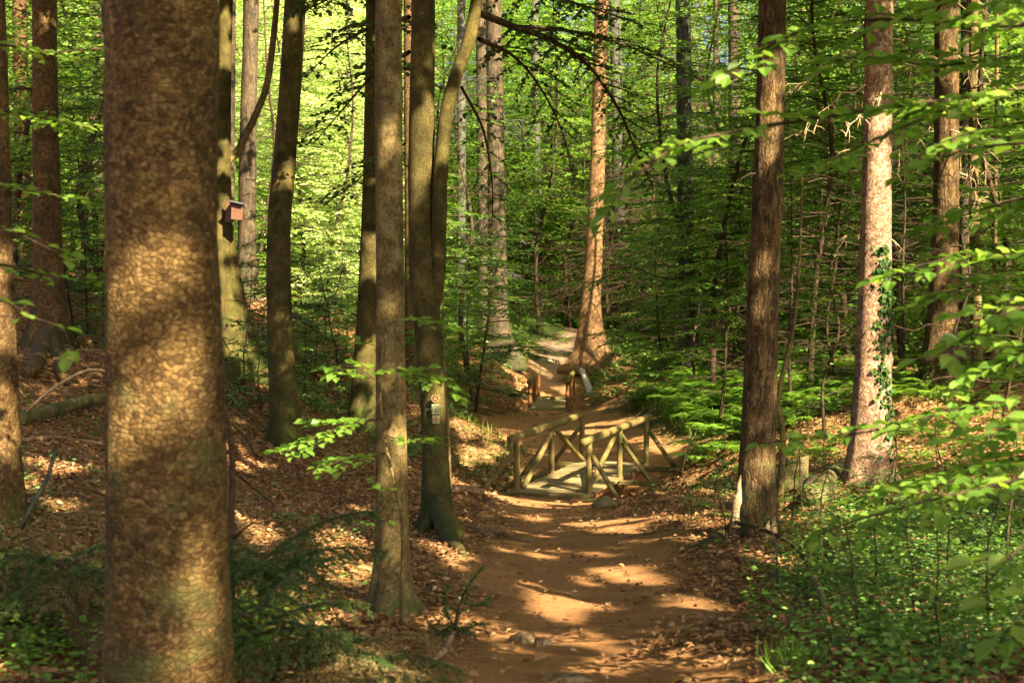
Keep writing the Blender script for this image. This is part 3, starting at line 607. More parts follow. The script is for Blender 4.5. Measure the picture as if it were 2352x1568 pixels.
limb(rF, oF, [at(512,380,24),at(530,362,24.1),at(550,345,24.2),at(562,312,24.2),at(578,285,24.3),at(612,200,24.4),at(628,90,24.5),at(640,-40,24.5)], .085, .05, M['bark_young'])
rG, QG, qG, oG = tree('beech_tree', 'slightly leaning smooth grey beech left of the bright clearing', 'tree',
    [(657,1040,70),(653,930,62),(641,720,56),(641,520,54),(655,350,52),(668,180,50),(678,0,48)], 21, M['bark_beech'], .3, 4, 18, 7, 20, .15)
rH, QH, qH, oH = tree('beech_tree', 'beech half hidden behind the slim spruce in the middle, its foot on the leafy bank', 'tree',
    [(835,1010,72),(837,900,60),(846,700,50),(854,450,44),(858,150,38),(858,0,36)], 25, M['bark_beech'], .3, 4, 19, 8, 18, .2)
rI, QI, qI, oI = tree('spruce_tree', 'slim mottled spruce standing in front, left of the bridge path', 'tree',
    [(905,1420,96),(903,1370,80),(902,1250,72),(899,1000,68),(895,600,65),(893,250,62),(893,0,60)], 9, M['bark_young'], .38, 5, 15, 9, 32, .06)
rJ, QJ, qJ, oJ = tree('beech_tree', 'twin stemmed beech with painted trail signs and mossy foot', 'tree',
    [(1006,1232,96),(1003,1150,64),(998,1000,54),(986,800,58),(972,600,66),(968,400,60),(970,200,56),(972,0,54)], 15, M['bark_beech'], .34, 4, 18, 10, 26, .09,
    root_list=[([(1030,1245),(1050,1262),(1072,1278)],.09),([(975,1228),(955,1232)],.07)])
limb(rJ, oJ, [at(990,720,15),at(1004,640,14.95),at(1008,520,14.9),at(1012,400,14.9),at(1022,280,14.9),at(1046,180,14.9),at(1078,90,14.9),at(1095,0,14.9),at(1104,-100,14.9)], .085, .06, M['bark_beech'], 'side_stem', 14)
rK, QK, qK, oK = tree('spruce_tree', 'tall brown spruce with split bark at its foot, right of the bridge', 'tree',
    [(1738,1246,104),(1738,1150,86),(1742,1000,78),(1752,700,72),(1765,400,68),(1772,150,64),(1774,0,62)], 13, M['bark_spruce'], .2, 5, 18, 11, 32, .08,
    root_list=[([(1690,1225),(1650,1245),(1600,1262),(1560,1272)],.09)])
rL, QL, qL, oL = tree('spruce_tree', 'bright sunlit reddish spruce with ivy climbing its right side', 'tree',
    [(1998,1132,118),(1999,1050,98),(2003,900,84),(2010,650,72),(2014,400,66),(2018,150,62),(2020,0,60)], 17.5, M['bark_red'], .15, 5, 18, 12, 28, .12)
rM, QM, qM, oM = tree('spruce_tree', 'dark thick spruce standing right of the ivy covered spruce', 'tree',
    [(2158,888,78),(2163,760,66),(2172,500,58),(2174,250,54),(2174,0,52)], 26, M['bark_spruce'], .3, 5, 20, 13, 18, .2)
rN, QN, qN, oN = tree('beech_tree', 'thin pale sunlit stem behind the dark thick spruce', 'tree',
    [(2246,835,28),(2240,600,26),(2236,400,24),(2236,150,22),(2238,0,20)], 30, M['bark_young'], .2, 4, 18, 14, 10, .3)
rO, QO, qO, oO = tree('spruce_tree', 'massive grey spruce with spreading roots left of the far path', 'tree',
    [(1152,820,64),(1146,760,46),(1143,600,40),(1138,300,38),(1134,0,36)], 54, M['bark_dark'], .45, 5, 26, 15, 20, .25, root_list=[([(1175,818),(1200,832)],.2)])
rO2, _, _, _ = tree('spruce_tree', 'thinner trunk pressed against the left of the massive grey spruce', 'tree',
    [(1112,790,30),(1110,600,26),(1107,300,24),(1104,0,24)], 56, M['bark_dark'], .3, 4, 26, 16, 12, .3)
rP, _, _, _ = tree('spruce_tree', 'pale thin trunk in the misty green centre behind the far shrubs', 'tree',
    [(1240,738,26),(1237,600,21),(1232,300,18),(1228,0,17)], 70, M['bark_grey'], .3, 4, 28, 17, 10, .4)
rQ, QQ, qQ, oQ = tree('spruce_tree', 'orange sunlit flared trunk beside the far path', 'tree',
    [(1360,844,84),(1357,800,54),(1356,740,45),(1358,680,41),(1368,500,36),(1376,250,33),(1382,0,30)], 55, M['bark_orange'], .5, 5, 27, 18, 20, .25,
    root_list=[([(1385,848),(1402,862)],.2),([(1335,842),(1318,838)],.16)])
rR, _, _, _ = tree('spruce_tree', 'pale grey trunk right behind the orange sunlit trunk', 'tree',
    [(1424,768,38),(1422,600,31),(1418,300,28),(1412,0,26)], 68, M['bark_grey'], .3, 4, 30, 19, 12, .4)
rS, _, _, _ = tree('spruce_tree', 'blue grey spruce above the fern bed', 'tree',
    [(1590,872,58),(1584,780,42),(1578,600,38),(1572,300,35),(1568,0,33)], 40, M['bark_grey'], .6, 5, 24, 20, 18, .3)
rT, _, _, _ = tree('spruce_tree', 'dark trunk partly hidden just left of the tall brown spruce', 'tree',
    [(1692,830,34),(1690,600,28),(1686,300,25),(1684,0,24)], 45, M['bark_dark'], .3, 4, 26, 21, 12, .4)
far = [  # picture x of foot, foot y, width, distance, lean px, material, label
 (225,640,22,48,-6,'bark_dark','thin dark trunk seen right of the reddish spruce, high on the left bank'),
 (700,735,24,60,4,'bark_grey','pale trunk in the bright clearing, just right of the leaning beech'),
 (946,780,30,34,-6,'bark_scaly','reddish trunk showing between the slim spruce and the twin stemmed beech'),
 (520,720,30,34,10,'bark_dark','dark trunk squeezed between the dappled beech and the bird box'),
 (1060,790,22,60,0,'bark_grey','hazy grey trunk right of the twin stemmed beech'),
 (1390,770,30,74,-4,'bark_grey','hazy pale trunk touching the right of the orange sunlit trunk'),
 (1640,800,14,52,4,'bark_dark','thin dark stem just right of the blue grey spruce'),
 (2214,830,26,32,4,'bark_dark','dark stem hugging the right of the dark thick spruce'),
 (2282,860,10,30,8,'bark_young','crooked pale sapling stem near the right edge'),
 (800,720,20,66,2,'bark_grey','pale trunk deep in the clearing left of the half hidden beech')]
for i, (px, py, wd, Y, ln, mm, lab) in enumerate(far):
    tree('forest_tree', lab, 'tree', [(px,py,wd*1.3),(px+ln*.2,py-120,wd),(px+ln*.6,py-420,wd*.92),(px+ln,py-800,wd*.85)], Y, M[mm], .35, 4, 14 + Y * .2, 30 + i, 10, .4, base=None)

# ================================================================== CANOPY
def frame_top(Y): return EYE + .184 * Y
def canopy():
    # clusters of leaves, placed by the ground they shade
    C_, n = [], 0
    YS = np.r_[np.linspace(1.5, 66, 260)]
    area = lambda y: 2 * (.40 * y + 3.2)
    ptot = np.array([area(y) for y in YS]); ptot /= ptot.sum()
    tot = int((.40 * 66 ** 2 + 6.4 * 66) * 9.)
    gy = rng.choice(YS, tot, p=ptot) + rng.uniform(-.15, .15, tot); gx = rng.uniform(-1, 1, tot) * (.40 * gy + 3.2)
    # how closed the roof of leaves is over each place
    pxl = gx / np.maximum(gy, 1)
    keep = np.where(gy < 14, 1., .6) * np.where(gx < -1.5, 1., .85)
    keep = np.where((gy > 36) & (pxl < -.07), .0, keep)
    keep = np.where((gy > 40) & (pxl >= -.07) & (pxl < .08), .09, keep)
    keep = np.where((gy > 36) & (pxl >= .08), .2, keep)
    keep = np.where((gy > 56), keep * .5, keep)
    keep = np.where((gx > .9 + gy * .04) & (gy < 17), .3, keep)
    keep = np.where((gx > 3.2) & (gy > 17) & (gy < 25), .4, keep)
    keep *= np.clip(1.05 + .35 * vn(gx * .35, gy * .35, 0, 77), 0, 1)
    k = rng.random(tot) < keep; gx, gy = gx[k], gy[k]
    z = rng.uniform(7.5, 15, len(gx)); x = gx + S[0] / S[2] * (z + 1.2); y = gy + S[1] / S[2] * (z + 1.2)
    inside = np.abs(x) < .37 * np.maximum(y, 0) + 2
    up = np.where(inside & (y > 0) & (y < 60), frame_top(y) + 1.0, 0); z = np.maximum(z, 0)
    bad = inside & (z < up)
    # lift those that would hang into the view, keep them over the same ground
    zz = np.where(bad, up + rng.uniform(0, 4, len(z)), z); x = gx + S[0] / S[2] * (zz + 1.2); y = gy + S[1] / S[2] * (zz + 1.2)
    C3 = np.stack([x, y, zz], -1); return C3
CC = canopy()
TX = np.array([[t[1], t[2]] for t in TREES])
d = np.hypot(CC[:, None, 0] - TX[None, :, 0], CC[:, None, 1] - TX[None, :, 1]); who = np.where(d.min(1) < 4.5, d.argmin(1), -1)
def cluster_leaves(C3, per=58, size=.25):
    n = len(C3) * per; c = np.repeat(C3, per, 0)
    rad = np.repeat(rng.uniform(.45, .95, len(C3)), per)[:, None]
    P = c + rng.normal(0, 1, (n, 3)) * rad * np.array([.62, .62, .28])
    A = rng.normal(0, 1, (n, 3)) * np.array([1, 1, .35]); Nn = UP + jit(n, .45)
    lv = Leaves(); lv.add(P, A, Nn, size * rng.uniform(.6, 1.25, n)); return lv
for i, (root, tx, ty) in enumerate(TREES):
    sel = CC[who == i]; o = np.array(root.location)
    top = root['_z'] + 0
    extra = np.array([[tx, ty, 0]]) + np.c_[rng.normal(0, 1.6, (26, 2)), np.zeros(26)]
    extra[:, 2] = np.maximum(frame_top(max(ty, 0)) + 1.5, 9) + rng.uniform(0, 6, 26)
    sel = np.vstack([sel, extra]) if ty > 15 else (sel if len(sel) else extra)
    cluster_leaves(sel).build('crown', M['beech'], root, o, full=False, ratio=.66, filt=sunfilter, keep=None)  # crowns take over shade clusters, gaps cut where sun should land
for r_, _, _ in TREES: del r_['_z']
cl = cluster_leaves(CC[who < 0]).build('sun_gap_canopy', M['beech'], None, (0, 0, 0), full=False, ratio=.66, filt=sunfilter)  # leaves above the frame, added for shade with gaps cut for sun
tag(cl, 'unseen roof of beech leaves overhead, its gaps shaped to dapple the path with sun', 'canopy', kind='stuff')

# ================================================================== UNDERSTORY BEECHES (shared meshes)
ARR = {}
def young_beech(seed, H, spread, nb, leaf, lean=.1, m='beech', full=True, low=.12, dens=1., bigtwig=.11, droop=.12):
    global rng
    keepr = rng; rng = np.random.default_rng(seed)
    g = G(); lv = Leaves(); wob = rng.normal(0, .02 * H, (6, 3)); wob[0] = 0; wob[:, 2] = 0
    P = np.linspace(0, 1, 6)[:, None] * np.array([rng.normal(0, lean) * H, rng.normal(0, lean) * H, H]) + wob
    P[0, 2] = -.2; Q, q = resample(P, np.linspace(.006 * H + .008, .004, 6), .2); tube(g, Q, q, 6, False)
    az = rng.uniform(0, 6.28)
    for k in range(nb):
        f = low + (1 - low) * (k + rng.uniform(.2, .8)) / nb; b = Q[min(len(Q) - 1, int(f * len(Q)))]
        az += 2.4 + rng.normal(0, .3); l = spread * (1 - .75 * f ** 1.6) * rng.uniform(.6, 1.15); up_ = rng.uniform(.0, .3)
        s = np.linspace(0, 1, 5)[:, None]; dv = np.array([math.cos(az), math.sin(az), up_])
        sp = b + dv * l * s + np.array([0, 0, -1]) * (.22 * l) * s ** 2 + np.r_[np.zeros((1, 3)), rng.normal(0, .03 * l, (4, 3))]
        spray(g, lv, sp, .004 + .006 * l, .38 * l + .12, leaf, dens, twig_every=bigtwig, droop=droop)
    root = thing('young_beech', None, None, (0, 0, 0)); g.out('trunk', M['twig'], root); lv.build('crown', M[m], root, full=full, ratio=.62)
    ARR[root] = (lv.cat(), m, full); rng = keepr; return root
PROTO = {
 'near': [young_beech(101 + i, 2.6, 1.1, 10, .07, m='beech') for i in range(2)],
 'mid': [young_beech(201 + i, 7.5, 2.5, 46, .125, m=['beech', 'beech', 'beech_light', 'beech'][i], full=True, bigtwig=.14, dens=1.15) for i in range(4)],
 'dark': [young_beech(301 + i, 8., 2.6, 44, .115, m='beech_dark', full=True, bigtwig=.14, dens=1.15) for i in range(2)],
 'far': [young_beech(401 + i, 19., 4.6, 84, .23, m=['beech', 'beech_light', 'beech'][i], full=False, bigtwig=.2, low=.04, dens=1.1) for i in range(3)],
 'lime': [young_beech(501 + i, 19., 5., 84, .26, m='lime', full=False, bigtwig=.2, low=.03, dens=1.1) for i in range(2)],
 'tall': [young_beech(701 + i, 14., 3.6, 70, .14, m=['beech', 'beech_dark', 'beech'][i], full=True, low=.22, bigtwig=.18, dens=1.0) for i in range(3)],
 'shrub': [young_beech(601 + i, 1.9, 1.3, 16, .085, m=['beech', 'herb'][i], full=True, low=.05, bigtwig=.09) for i in range(2)],
}
USED = set()
def put(kind, px, Y, scale, label, group, cat='young tree', name=None, dz=0., k=None):
    pr = PROTO[kind]; k = rng.integers(len(pr)) if k is None else k; p = pr[k]
    u = (px - CX) / FPX; x = u * Y; z = gz(x, Y) + dz
    r = p.copy(); COL.objects.link(r)
    for c in p.children:
        c2 = c.copy(); COL.objects.link(c2); c2.parent = r
    ra = rng.uniform(0, 6.28)
    r.name = name or p.name.split('.')[0]; r.location = (x, Y, z); r.rotation_euler = (0, 0, ra); r.scale = (scale,) * 3
    # leaves between the sun and a chosen sun patch are cut out here
    (LP, LA, LN, LL), lm, lf = ARR[p]; c_, s_ = math.cos(ra), math.sin(ra)
    Wp = np.stack([LP[:, 0] * c_ - LP[:, 1] * s_, LP[:, 0] * s_ + LP[:, 1] * c_, LP[:, 2]], -1) * scale + np.array([x, Y, z])
    kk = sunfilter(Wp, .1)
    if (~kk).sum() > 40:
        for c in list(r.children):
            if c.name.startswith('crown'): bpy.data.objects.remove(c)
        V_, F_ = leaf_geo(LP[kk], LA[kk], LN[kk], LL[kk], lf, .62, .25); mesh('crown', V_, F_, M[lm], r, smooth=False)
    tag(r, label, cat, group); return r
gM = 'young beeches of the understory'
und = [ # kind, [(px, distance, scale)...], what they are together
 ('tall', [(1640,33,.95),(1560,40,1.),(1860,30,.9),(1950,36,1.),(2080,31,.9),(2150,38,1.),(2260,30,.9),(2340,36,1.),(1580,49,1.1),(1720,42,1.),(1900,42,1.1),(2060,44,1.1)], 'tall beeches among the right trunks'),
 ('tall', [(1095,44,1.),(1185,66,1.2),(1420,70,1.1),(1010,44,1.),(1280,76,1.2)], 'tall beeches over the centre path'),
 ('tall', [(30,34,.9),(190,38,1.),(230,44,1.1),(260,32,.9),(590,46,.9)], 'tall beeches around the left trunks'),
 ('far', [(1240,64,1.),(1310,68,.9),(1190,66,.9),(1280,78,1.15),(1215,76,1.)], 'misty green beeches behind the path end'),
 ('far', [(1400,64,.85),(1460,62,1.),(1520,56,.9),(1580,60,1.),(1450,74,1.2),(1545,70,1.1),(1610,53,.8)], 'fresh green beeches behind the fern bed'),
 ('far', [(1640,54,.9),(1690,48,.8),(1740,58,1.),(1820,54,.9),(1900,60,1.),(1700,70,1.1),(1880,74,1.2),(1800,66,1.)], 'far beeches between the two right spruces'),
 ('far', [(1980,54,.9),(2060,58,1.),(2110,50,.85),(2150,56,.9),(2240,58,1.),(2330,54,1.),(2190,48,.8),(2100,72,1.1),(2290,72,1.2),(2400,64,1.1)], 'green beeches filling the far right'),
 ('far', [(40,52,.9),(100,60,1.),(160,56,.9),(250,60,1.)], 'green beeches high on the left bank'),
 ('lime', [(690,50,.7),(750,49,.65),(820,52,.7),(720,57,.8),(780,59,.8),(650,56,.7)], 'beeches coloured as glaring sunlit leaves, front of clearing'),
 ('lime', [(720,66,.8),(790,74,1.),(640,70,.9),(860,70,.8),(560,66,.8),(700,82,1.2),(800,86,1.2),(590,84,1.1)], 'beeches coloured as glaring sunlit leaves, back of clearing'),
 ('lime', [(330,70,1.),(130,74,1.),(230,80,1.1),(900,84,1.)], 'beeches coloured as glaring sunlit leaves behind left trunks'),
 ('far', [(1060,76,1.),(1180,86,1.2),(980,72,.9),(1300,88,1.1),(1110,90,1.2),(1230,72,1.),(1390,82,1.2),(1340,74,1.)], 'green beeches at the very back of the centre'),
 ('mid', [(1080,48,.75),(1030,50,.9),(1200,68,1.),(980,44,.7),(1160,68,1.1)], 'young beeches around the massive grey spruce'),
 ('mid', [(1590,55,.95),(1420,64,1.1),(1550,44,.9),(1640,42,.9),(1640,50,1.),(1540,54,1.),(1600,47,.9),(1470,64,1.)], 'young beeches right of the far path'),
 ('mid', [(1650,29,.75),(1690,34,.9),(1820,28,.8),(1850,34,.95),(1930,31,.85),(1780,40,1.),(1900,24,.6),(1720,38,1.),(1870,40,1.)], 'young beeches left of the ivy spruce'),
 ('mid', [(2080,28,.8),(2120,34,.95),(2240,32,.85),(2320,28,.8),(2260,40,1.),(2380,36,1.),(2200,25,.65),(2050,36,.9),(2300,22,.6)], 'young beeches right of the ivy spruce'),
 ('mid', [(230,36,.8),(170,42,.9),(60,34,.7),(200,30,.6),(20,40,.9)], 'young beeches behind the reddish spruce'),
 ('mid', [(600,40,.75),(540,44,.85),(610,50,.9)], 'young beeches around the bird box trunk'),
 ('dark', [(760,36,.5),(800,46,.5),(780,30,.35)], 'young beeches coloured as dark silhouettes against the bright clearing'),
 ('dark', [(1090,40,.8),(1460,66,.9)], 'young beeches coloured as dark silhouettes against the bright centre'),
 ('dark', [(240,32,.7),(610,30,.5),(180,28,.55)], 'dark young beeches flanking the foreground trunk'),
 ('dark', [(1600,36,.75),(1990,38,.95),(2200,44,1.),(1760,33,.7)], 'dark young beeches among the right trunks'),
 ('shrub', [(560,23,.9),(600,22.5,.8),(700,25,.8),(690,28,.9),(590,26,1.),(720,30,1.),(780,29,.9),(750,34,1.1),(575,30,1.1)], 'low bushes around the leaning beech'),
 ('shrub', [(1060,54,1.1),(1100,56,1.2),(1170,60,1.3),(1210,58,1.1),(1250,64,1.4),(1290,68,1.2),(1190,66,1.4)], 'low shrubs left of the far path'),
 ('shrub', [(1420,60,1.),(1460,56,1.),(1500,50,1.1),(1640,40,1.),(1560,44,.9)], 'low shrubs right of the orange trunk'),
 ('shrub', [(1100,46,.7),(1060,42,.6),(1010,40,.7),(960,38,.7),(1130,50,.8),(1165,55,.8),(930,34,.8)], 'low shrubs left of the second bridge'),
 ('near', [(1590,14.5,.35),(1640,14,.4),(1820,13.5,.45),(1850,15,.5),(1670,12.5,.35)], 'beech seedlings round the tall brown spruce'),
 ('near', [(2060,15,.5),(2180,16,.5),(2300,14,.5),(1930,14,.45)], 'beech seedlings near the ivy spruce foot'),
 ('near', [(2020,9.2,.42),(2200,8.8,.42),(2330,9.4,.5),(1800,9,.3),(2120,7.6,.32),(2290,7.2,.35),(1900,10.6,.4)], 'beech seedlings in the right herbs'),
]
ORD = ['leftmost', 'second from the left', 'third from the left', 'fourth from the left', 'fifth from the left', 'sixth from the left', 'seventh from the left', 'eighth from the left', 'ninth from the left', 'tenth from the left', 'eleventh from the left', 'twelfth from the left']
for kind, pl, lab in und:
    for i, (px, Y, s_) in enumerate(sorted(pl)):
        put(kind, px, Y, s_, (ORD[i] if i < len(pl) - 1 else 'rightmost') + ' of the ' + lab, lab)
for pr in PROTO.values():
    for p in pr:
        for c in list(p.children): bpy.data.objects.remove(c)
        bpy.data.objects.remove(p)

# far wood: one leafy mass that closes the view, on the rising slopes
def far_wood(ta, tb, mm, lab, n):
    th = rng.uniform(ta, tb, n); Y = rng.uniform(86, 135, n); x = th * Y
    cl = rng.integers(0, 1500, n); cx = rng.uniform(ta, tb, 1500); cyy = rng.uniform(86, 135, 1500); cz = rng.uniform(0, 1, 1500)
    Y = cyy[cl] + rng.normal(0, 1.3, n); x = cx[cl] * cyy[cl] + rng.normal(0, 1.5, n); z = T(x, Y) + cz[cl] * 26 + rng.normal(0, .7, n)
    k = z > T(x, Y); P = np.stack([x, Y, z], -1)[k]; n = len(P)
    lv = Leaves(); lv.add(P, rng.normal(0, 1, (n, 3)) * [1, 1, .5], UP + jit(n, .5), rng.uniform(.3, .6, n))
    o = lv.build('far_woodland', M[mm], None, full=False, ratio=.7); tag(o, lab, 'woodland', kind='stuff')
far_wood(-.44, -.09, 'lime', 'pale leafage far behind the left trunks, sun glare put into its colour', 150000)
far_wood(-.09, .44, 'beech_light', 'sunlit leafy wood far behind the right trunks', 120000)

# ================================================================== BRIDGES
def v3(p2, z): return np.array([p2[0], p2[1], z])
def log_g(origin, a, b, r, n=14, wob=.04):
    g = G(origin); P, q = resample(np.array([a, (a + b) / 2 + rng.normal(0, r * .08, 3), b]), [r, r * 1.02, r * .97], .12)
    tube(g, P, q, n, True, lambda p, th: 1 + wob * vn(np.cos(th)[None] * 2, np.sin(th)[None] * 2, np.arange(len(p))[:, None] * .35, 8)); return g
def bridge(label, O, A, W_, L, WD, z, mt, mp, braces=True, hr=.90, pr=.052, ext=(.32, .18)):
    o = np.array([O[0], O[1], z]); mid = v3(O + A * L / 2 + W_ * WD / 2, z); root = thing('footbridge', label, 'bridge', mid)
    a3, w3 = v3(A, 0), v3(W_, 0); a3 = unit(a3); w3 = unit(w3); b0 = v3(O, z)
    # deck
    deck = bpy.data.objects.new('deck', None)
    npl = int((L + .36) / .118)
    g = G(mid)
    for i in range(npl):
        s = -.2 + i * .118; l = WD / 2 + .06 + rng.uniform(-.015, .03)
        c = b0 + a3 * (s + .05) + w3 * (WD / 2 + rng.uniform(-.01, .01)) + UP * (rng.uniform(-.004, .004) - .002)
        tl = rng.normal(0, .006); box(g, c, (w3 + a3 * tl) * l, a3 * .0495, UP * .022, .005)
    g.out('deck', mp, root, False)
    for k in (.16, WD - .16):
        log_g(mid, b0 + a3 * -.5 + w3 * k - UP * .125, b0 + a3 * (L + .5) + w3 * k - UP * .125, .095).out('bearer', M['timber_red'], root)
    for s in (0, L / 2, L):
        g = G(mid); e = .62 if braces else .12
        box(g, b0 + a3 * (s - (.2 if s == 0 else 0) ) + w3 * WD / 2 + UP * (-.065 if 0 < s < L else -.065), w3 * (WD / 2 + e), a3 * .055, UP * .038, .006); g.out('outrigger', mt, root, False)
    for side, sg in ((0., -1), (WD, 1)):
        for j, s in enumerate((0, L / 2, L)):
            p = b0 + a3 * s + w3 * (side + sg * .02); h = hr + rng.uniform(-.01, .01)
            log_g(mid, p - UP * .15, p + UP * (h - .03), pr, 12, .05).out('post', mt, root)
            if braces:
                t = p + w3 * sg * .57 - a3 * (.2 if s == 0 else 0) - UP * .03
                log_g(mid, t, p + w3 * sg * .06 + UP * h * .72, pr * .82, 10, .05).out('brace', mt, root)
        if braces:
            m_ = b0 + a3 * L / 2 + w3 * (side - sg * .02) + UP * (hr - .07)
            for s in (.13, L - .13):
                log_g(mid, b0 + a3 * s + w3 * (side - sg * .05) + UP * .03, m_ + a3 * (-.08 if s < 1 else .08), pr * .9, 10, .05).out('brace', mt, root)
        ra = b0 + a3 * -ext[0] + w3 * (side + sg * .02) + UP * (hr + .01); rb = b0 + a3 * (L + ext[1]) + w3 * (side + sg * .02) + UP * (hr + .01); rm = (ra + rb) / 2
        log_g(mid, ra, rm + a3 * .01, pr * 1.3, 16).out('handrail', M['timber'], root)
        log_g(mid, rm - a3 * .05, rb, pr * 1.22, 16).out('handrail', M['timber'], root)
    return root
bridge('small log footbridge with diagonal braces nearer the camera', BR_O, BR_A, BR_W, BR_L, BR_WD, -2.235, M['timber'], M['plank'])
bridge('plain red brown post footbridge further along the path', B2_O, B2_A, B2_W, B2_L, B2_WD, -3.33, M['timber_red'], M['plank'], False, .92, .068, (.42, .25))

# ================================================================== TRAIL SIGNS on the twin beech
def on_trunk(px, py, Y, dY): return at(px, py, Y - dY)
def plate(name, label, px, py, wpx, hpx, Y, m, tilt=0.):
    c = at(px, py, Y); k = pw(Y); root = thing(name, label, 'sign', c); g = G(c)
    box(g, c, (wpx / 2 * k * math.cos(tilt), 0, wpx / 2 * k * math.sin(tilt)), (0, .004, 0), (-hpx / 2 * k * math.sin(tilt), 0, hpx / 2 * k * math.cos(tilt)), .002)
    g.out('plate', m, root, False); return root, c, k
def flat_poly(root, c, pts, k, m, name, d=.0065, th=.003, tilt=0.):
    P = np.array([[a * k, 0, b * k] for a, b in pts]); n = len(P)
    V = np.vstack([P + [0, -d, 0], P + [0, -d + th, 0]]); F = [np.arange(n)[None], (np.arange(n)[::-1] + n)[None]]
    s = np.array([[i, i + n, (i + 1) % n + n, (i + 1) % n] for i in range(n)]); return mesh(name, V, [F[0], F[1], s] if n != 4 else [np.vstack([F[0], F[1], s])], m, root, False)
def arc_ring(c, r1, r2, k, d, a0=0, a1=360, n=36):
    g = G(c); th = np.radians(np.linspace(a0, a1, n))
    V = np.concatenate([np.stack([np.sin(th) * r * k, 0 * th + y, np.cos(th) * r * k], -1) for r in (r1, r2) for y in (-d, -d + .003)]) + c
    i = np.arange(n - 1); q = lambda a, b: np.stack([a * n + i, a * n + i + 1, b * n + i + 1, b * n + i], -1)
    g.add(V, np.concatenate([q(0, 2), q(2, 3), q(1, 0), q(3, 1)])); return g
SY = 14.80
# round mark: yellow ring on dark red with a 4
c = at(1000, 914.5, SY); k = pw(SY); rt = thing('trail_marker', 'round dark red trail marker with yellow ring and number 4, topmost of three', 'sign', c)
g = G(c); th = np.arange(32) / 32 * 2 * np.pi; V = np.vstack([np.stack([np.cos(th) * 8.6 * k, 0 * th - .004, np.sin(th) * 8.6 * k], -1), np.stack([np.cos(th) * 8.6 * k, 0 * th + .004, np.sin(th) * 8.6 * k], -1)]) + c
mesh('disc', V - c, [np.arange(32)[None], np.stack([np.arange(32), (np.arange(32) + 1) % 32, (np.arange(32) + 1) % 32 + 32, np.arange(32) + 32], -1)], M['paint_red'], rt, False)
arc_ring(c, 7.6, 9.4, k, .0075).out('ring', M['paint_yellow'], rt, False)
flat_poly(rt, c, [(1.0,-5.2),(2.6,-5.2),(2.6,-2.6),(3.9,-2.6),(3.9,-1.2),(2.6,-1.2),(2.6,1.4),(1.0,1.4),(1.0,-1.2),(-1.6,-1.2),(2.2,4.9),(.5,5.6),(-4.1,-1.3),(-4.1,-2.6),(1.0,-2.6)], k, M['paint_yellow'], 'numeral')
rt, c, k = plate('trail_marker', 'pale trail marker plate with circled number 1 in the middle of three', 1000.5, 939, 18, 23, SY, M['paint_white'], R(1.5))
arc_ring(c + np.array([0, 0, -2.3 * k]), 6.6, 7.7, k, .0065, 20, 340).out('ring', M['paint_black'], rt, False)
rt.children[-1].location = (0, 0, 0)
flat_poly(rt, c, [(-.8,-6.3),(1.0,-6.3),(1.0,2.2),(-.4,2.2),(-2.8,.2),(-2.2,-.9),(-.8,.1)], k, M['paint_black'], 'numeral')
for xo in (-2.6, .9): flat_poly(rt, c, [(xo,6.6),(xo+.8,6.6),(xo+.8,8.0),(xo+1.6,8.0),(xo+1.6,8.8),(xo+.2,9.9),(xo-.2,9.2),(xo,8.0)], k, M['paint_black'], 'mark')
rt, c, k = plate('trail_marker', 'pale trail marker plate with orange cross, lowest of three', 1001.5, 963, 17, 19, SY, M['paint_white'], R(-1))
flat_poly(rt, c, [(-2,-8),(2,-8),(2,-2),(7,-2),(7,2),(2,2),(2,8),(-2,8),(-2,2),(-7,2),(-7,-2),(-2,-2)], k, M['paint_orange'], 'cross')

# ================================================================== BIRD BOX on the dappled beech
c = at(545, 488, 23.55); k = pw(23.55); rt = thing('nest_box', 'small reddish wooden bird box with dark roof on the dappled beech', 'bird box', c)
g = G(c); box(g, c, (13 * k, .01, -1.2 * k), (-.01, .09, 0), (1 * k, 0, 17.5 * k), .006); g.out('body', M['box_wood'], rt, False)
g = G(c); box(g, c + np.array([0, -.03, 19.5 * k]), (16 * k, .01, -3.5 * k), (-.01, .14, -.02), (0, .0, 2.2 * k), .004); g.out('roof', M['felt'], rt, False)
g = G(c); th = np.arange(16) / 16 * 6.283; cc = c + np.array([-3 * k, -.095, 6 * k]); g.add(np.vstack([cc + np.stack([np.cos(th) * 3.4 * k, 0 * th, np.sin(th) * 4.2 * k], -1), cc + [0, .01, 0]]), None, [[i, (i + 1) % 16, 16] for i in range(16)]); g.out('entrance_hole', M['hole'], rt, False)
g = G(c); box(g, c + np.array([-20 * k, .1, 2 * k]), (9 * k, 0, 0), (0, .02, 0), (0, 0, 24 * k), .004); g.out('hanging_batten', M['box_wood'], rt, False)

# ================================================================== LOGS, STONES, STUMPS
def fallen(name, label, cat, pts, r0, r1, m, group=None, n=12, rough=.12, ends=None):
    P = np.array(pts); o = P[0].copy(); root = None
    Q, q = resample(P, np.linspace(r0, r1, len(P)), .12); g = G(o)
    tube(g, Q, q, n, True, lambda p, th: 1 + rough * vn(np.cos(th)[None] * 1.5, np.sin(th)[None] * 1.5, np.arange(len(p))[:, None] * .3, 9))
    ob = g.out(name, m, None); ob.location = o; tag(ob, label, cat, group); return ob
def lay(px, py, dz=0.): p = gp(px, py); return p + np.array([0, 0, dz])
lo = fallen('fallen_pole', 'pale barkless pole lying from the orange trunk down beside the far bridge', 'log', [lay(1323,830,.35), lay(1334,858,.25), lay(1347,885,.15), lay(1357,912,.1)], .10, .13, M['plank_pale'])
fallen('fallen_log', 'grey mossy branch lying on leaves behind the foreground trunk', 'log', [lay(40,978,.08), lay(130,958,.1), lay(200,944,.14), lay(300,915,.12)], .09, .07, M['mosswood'])
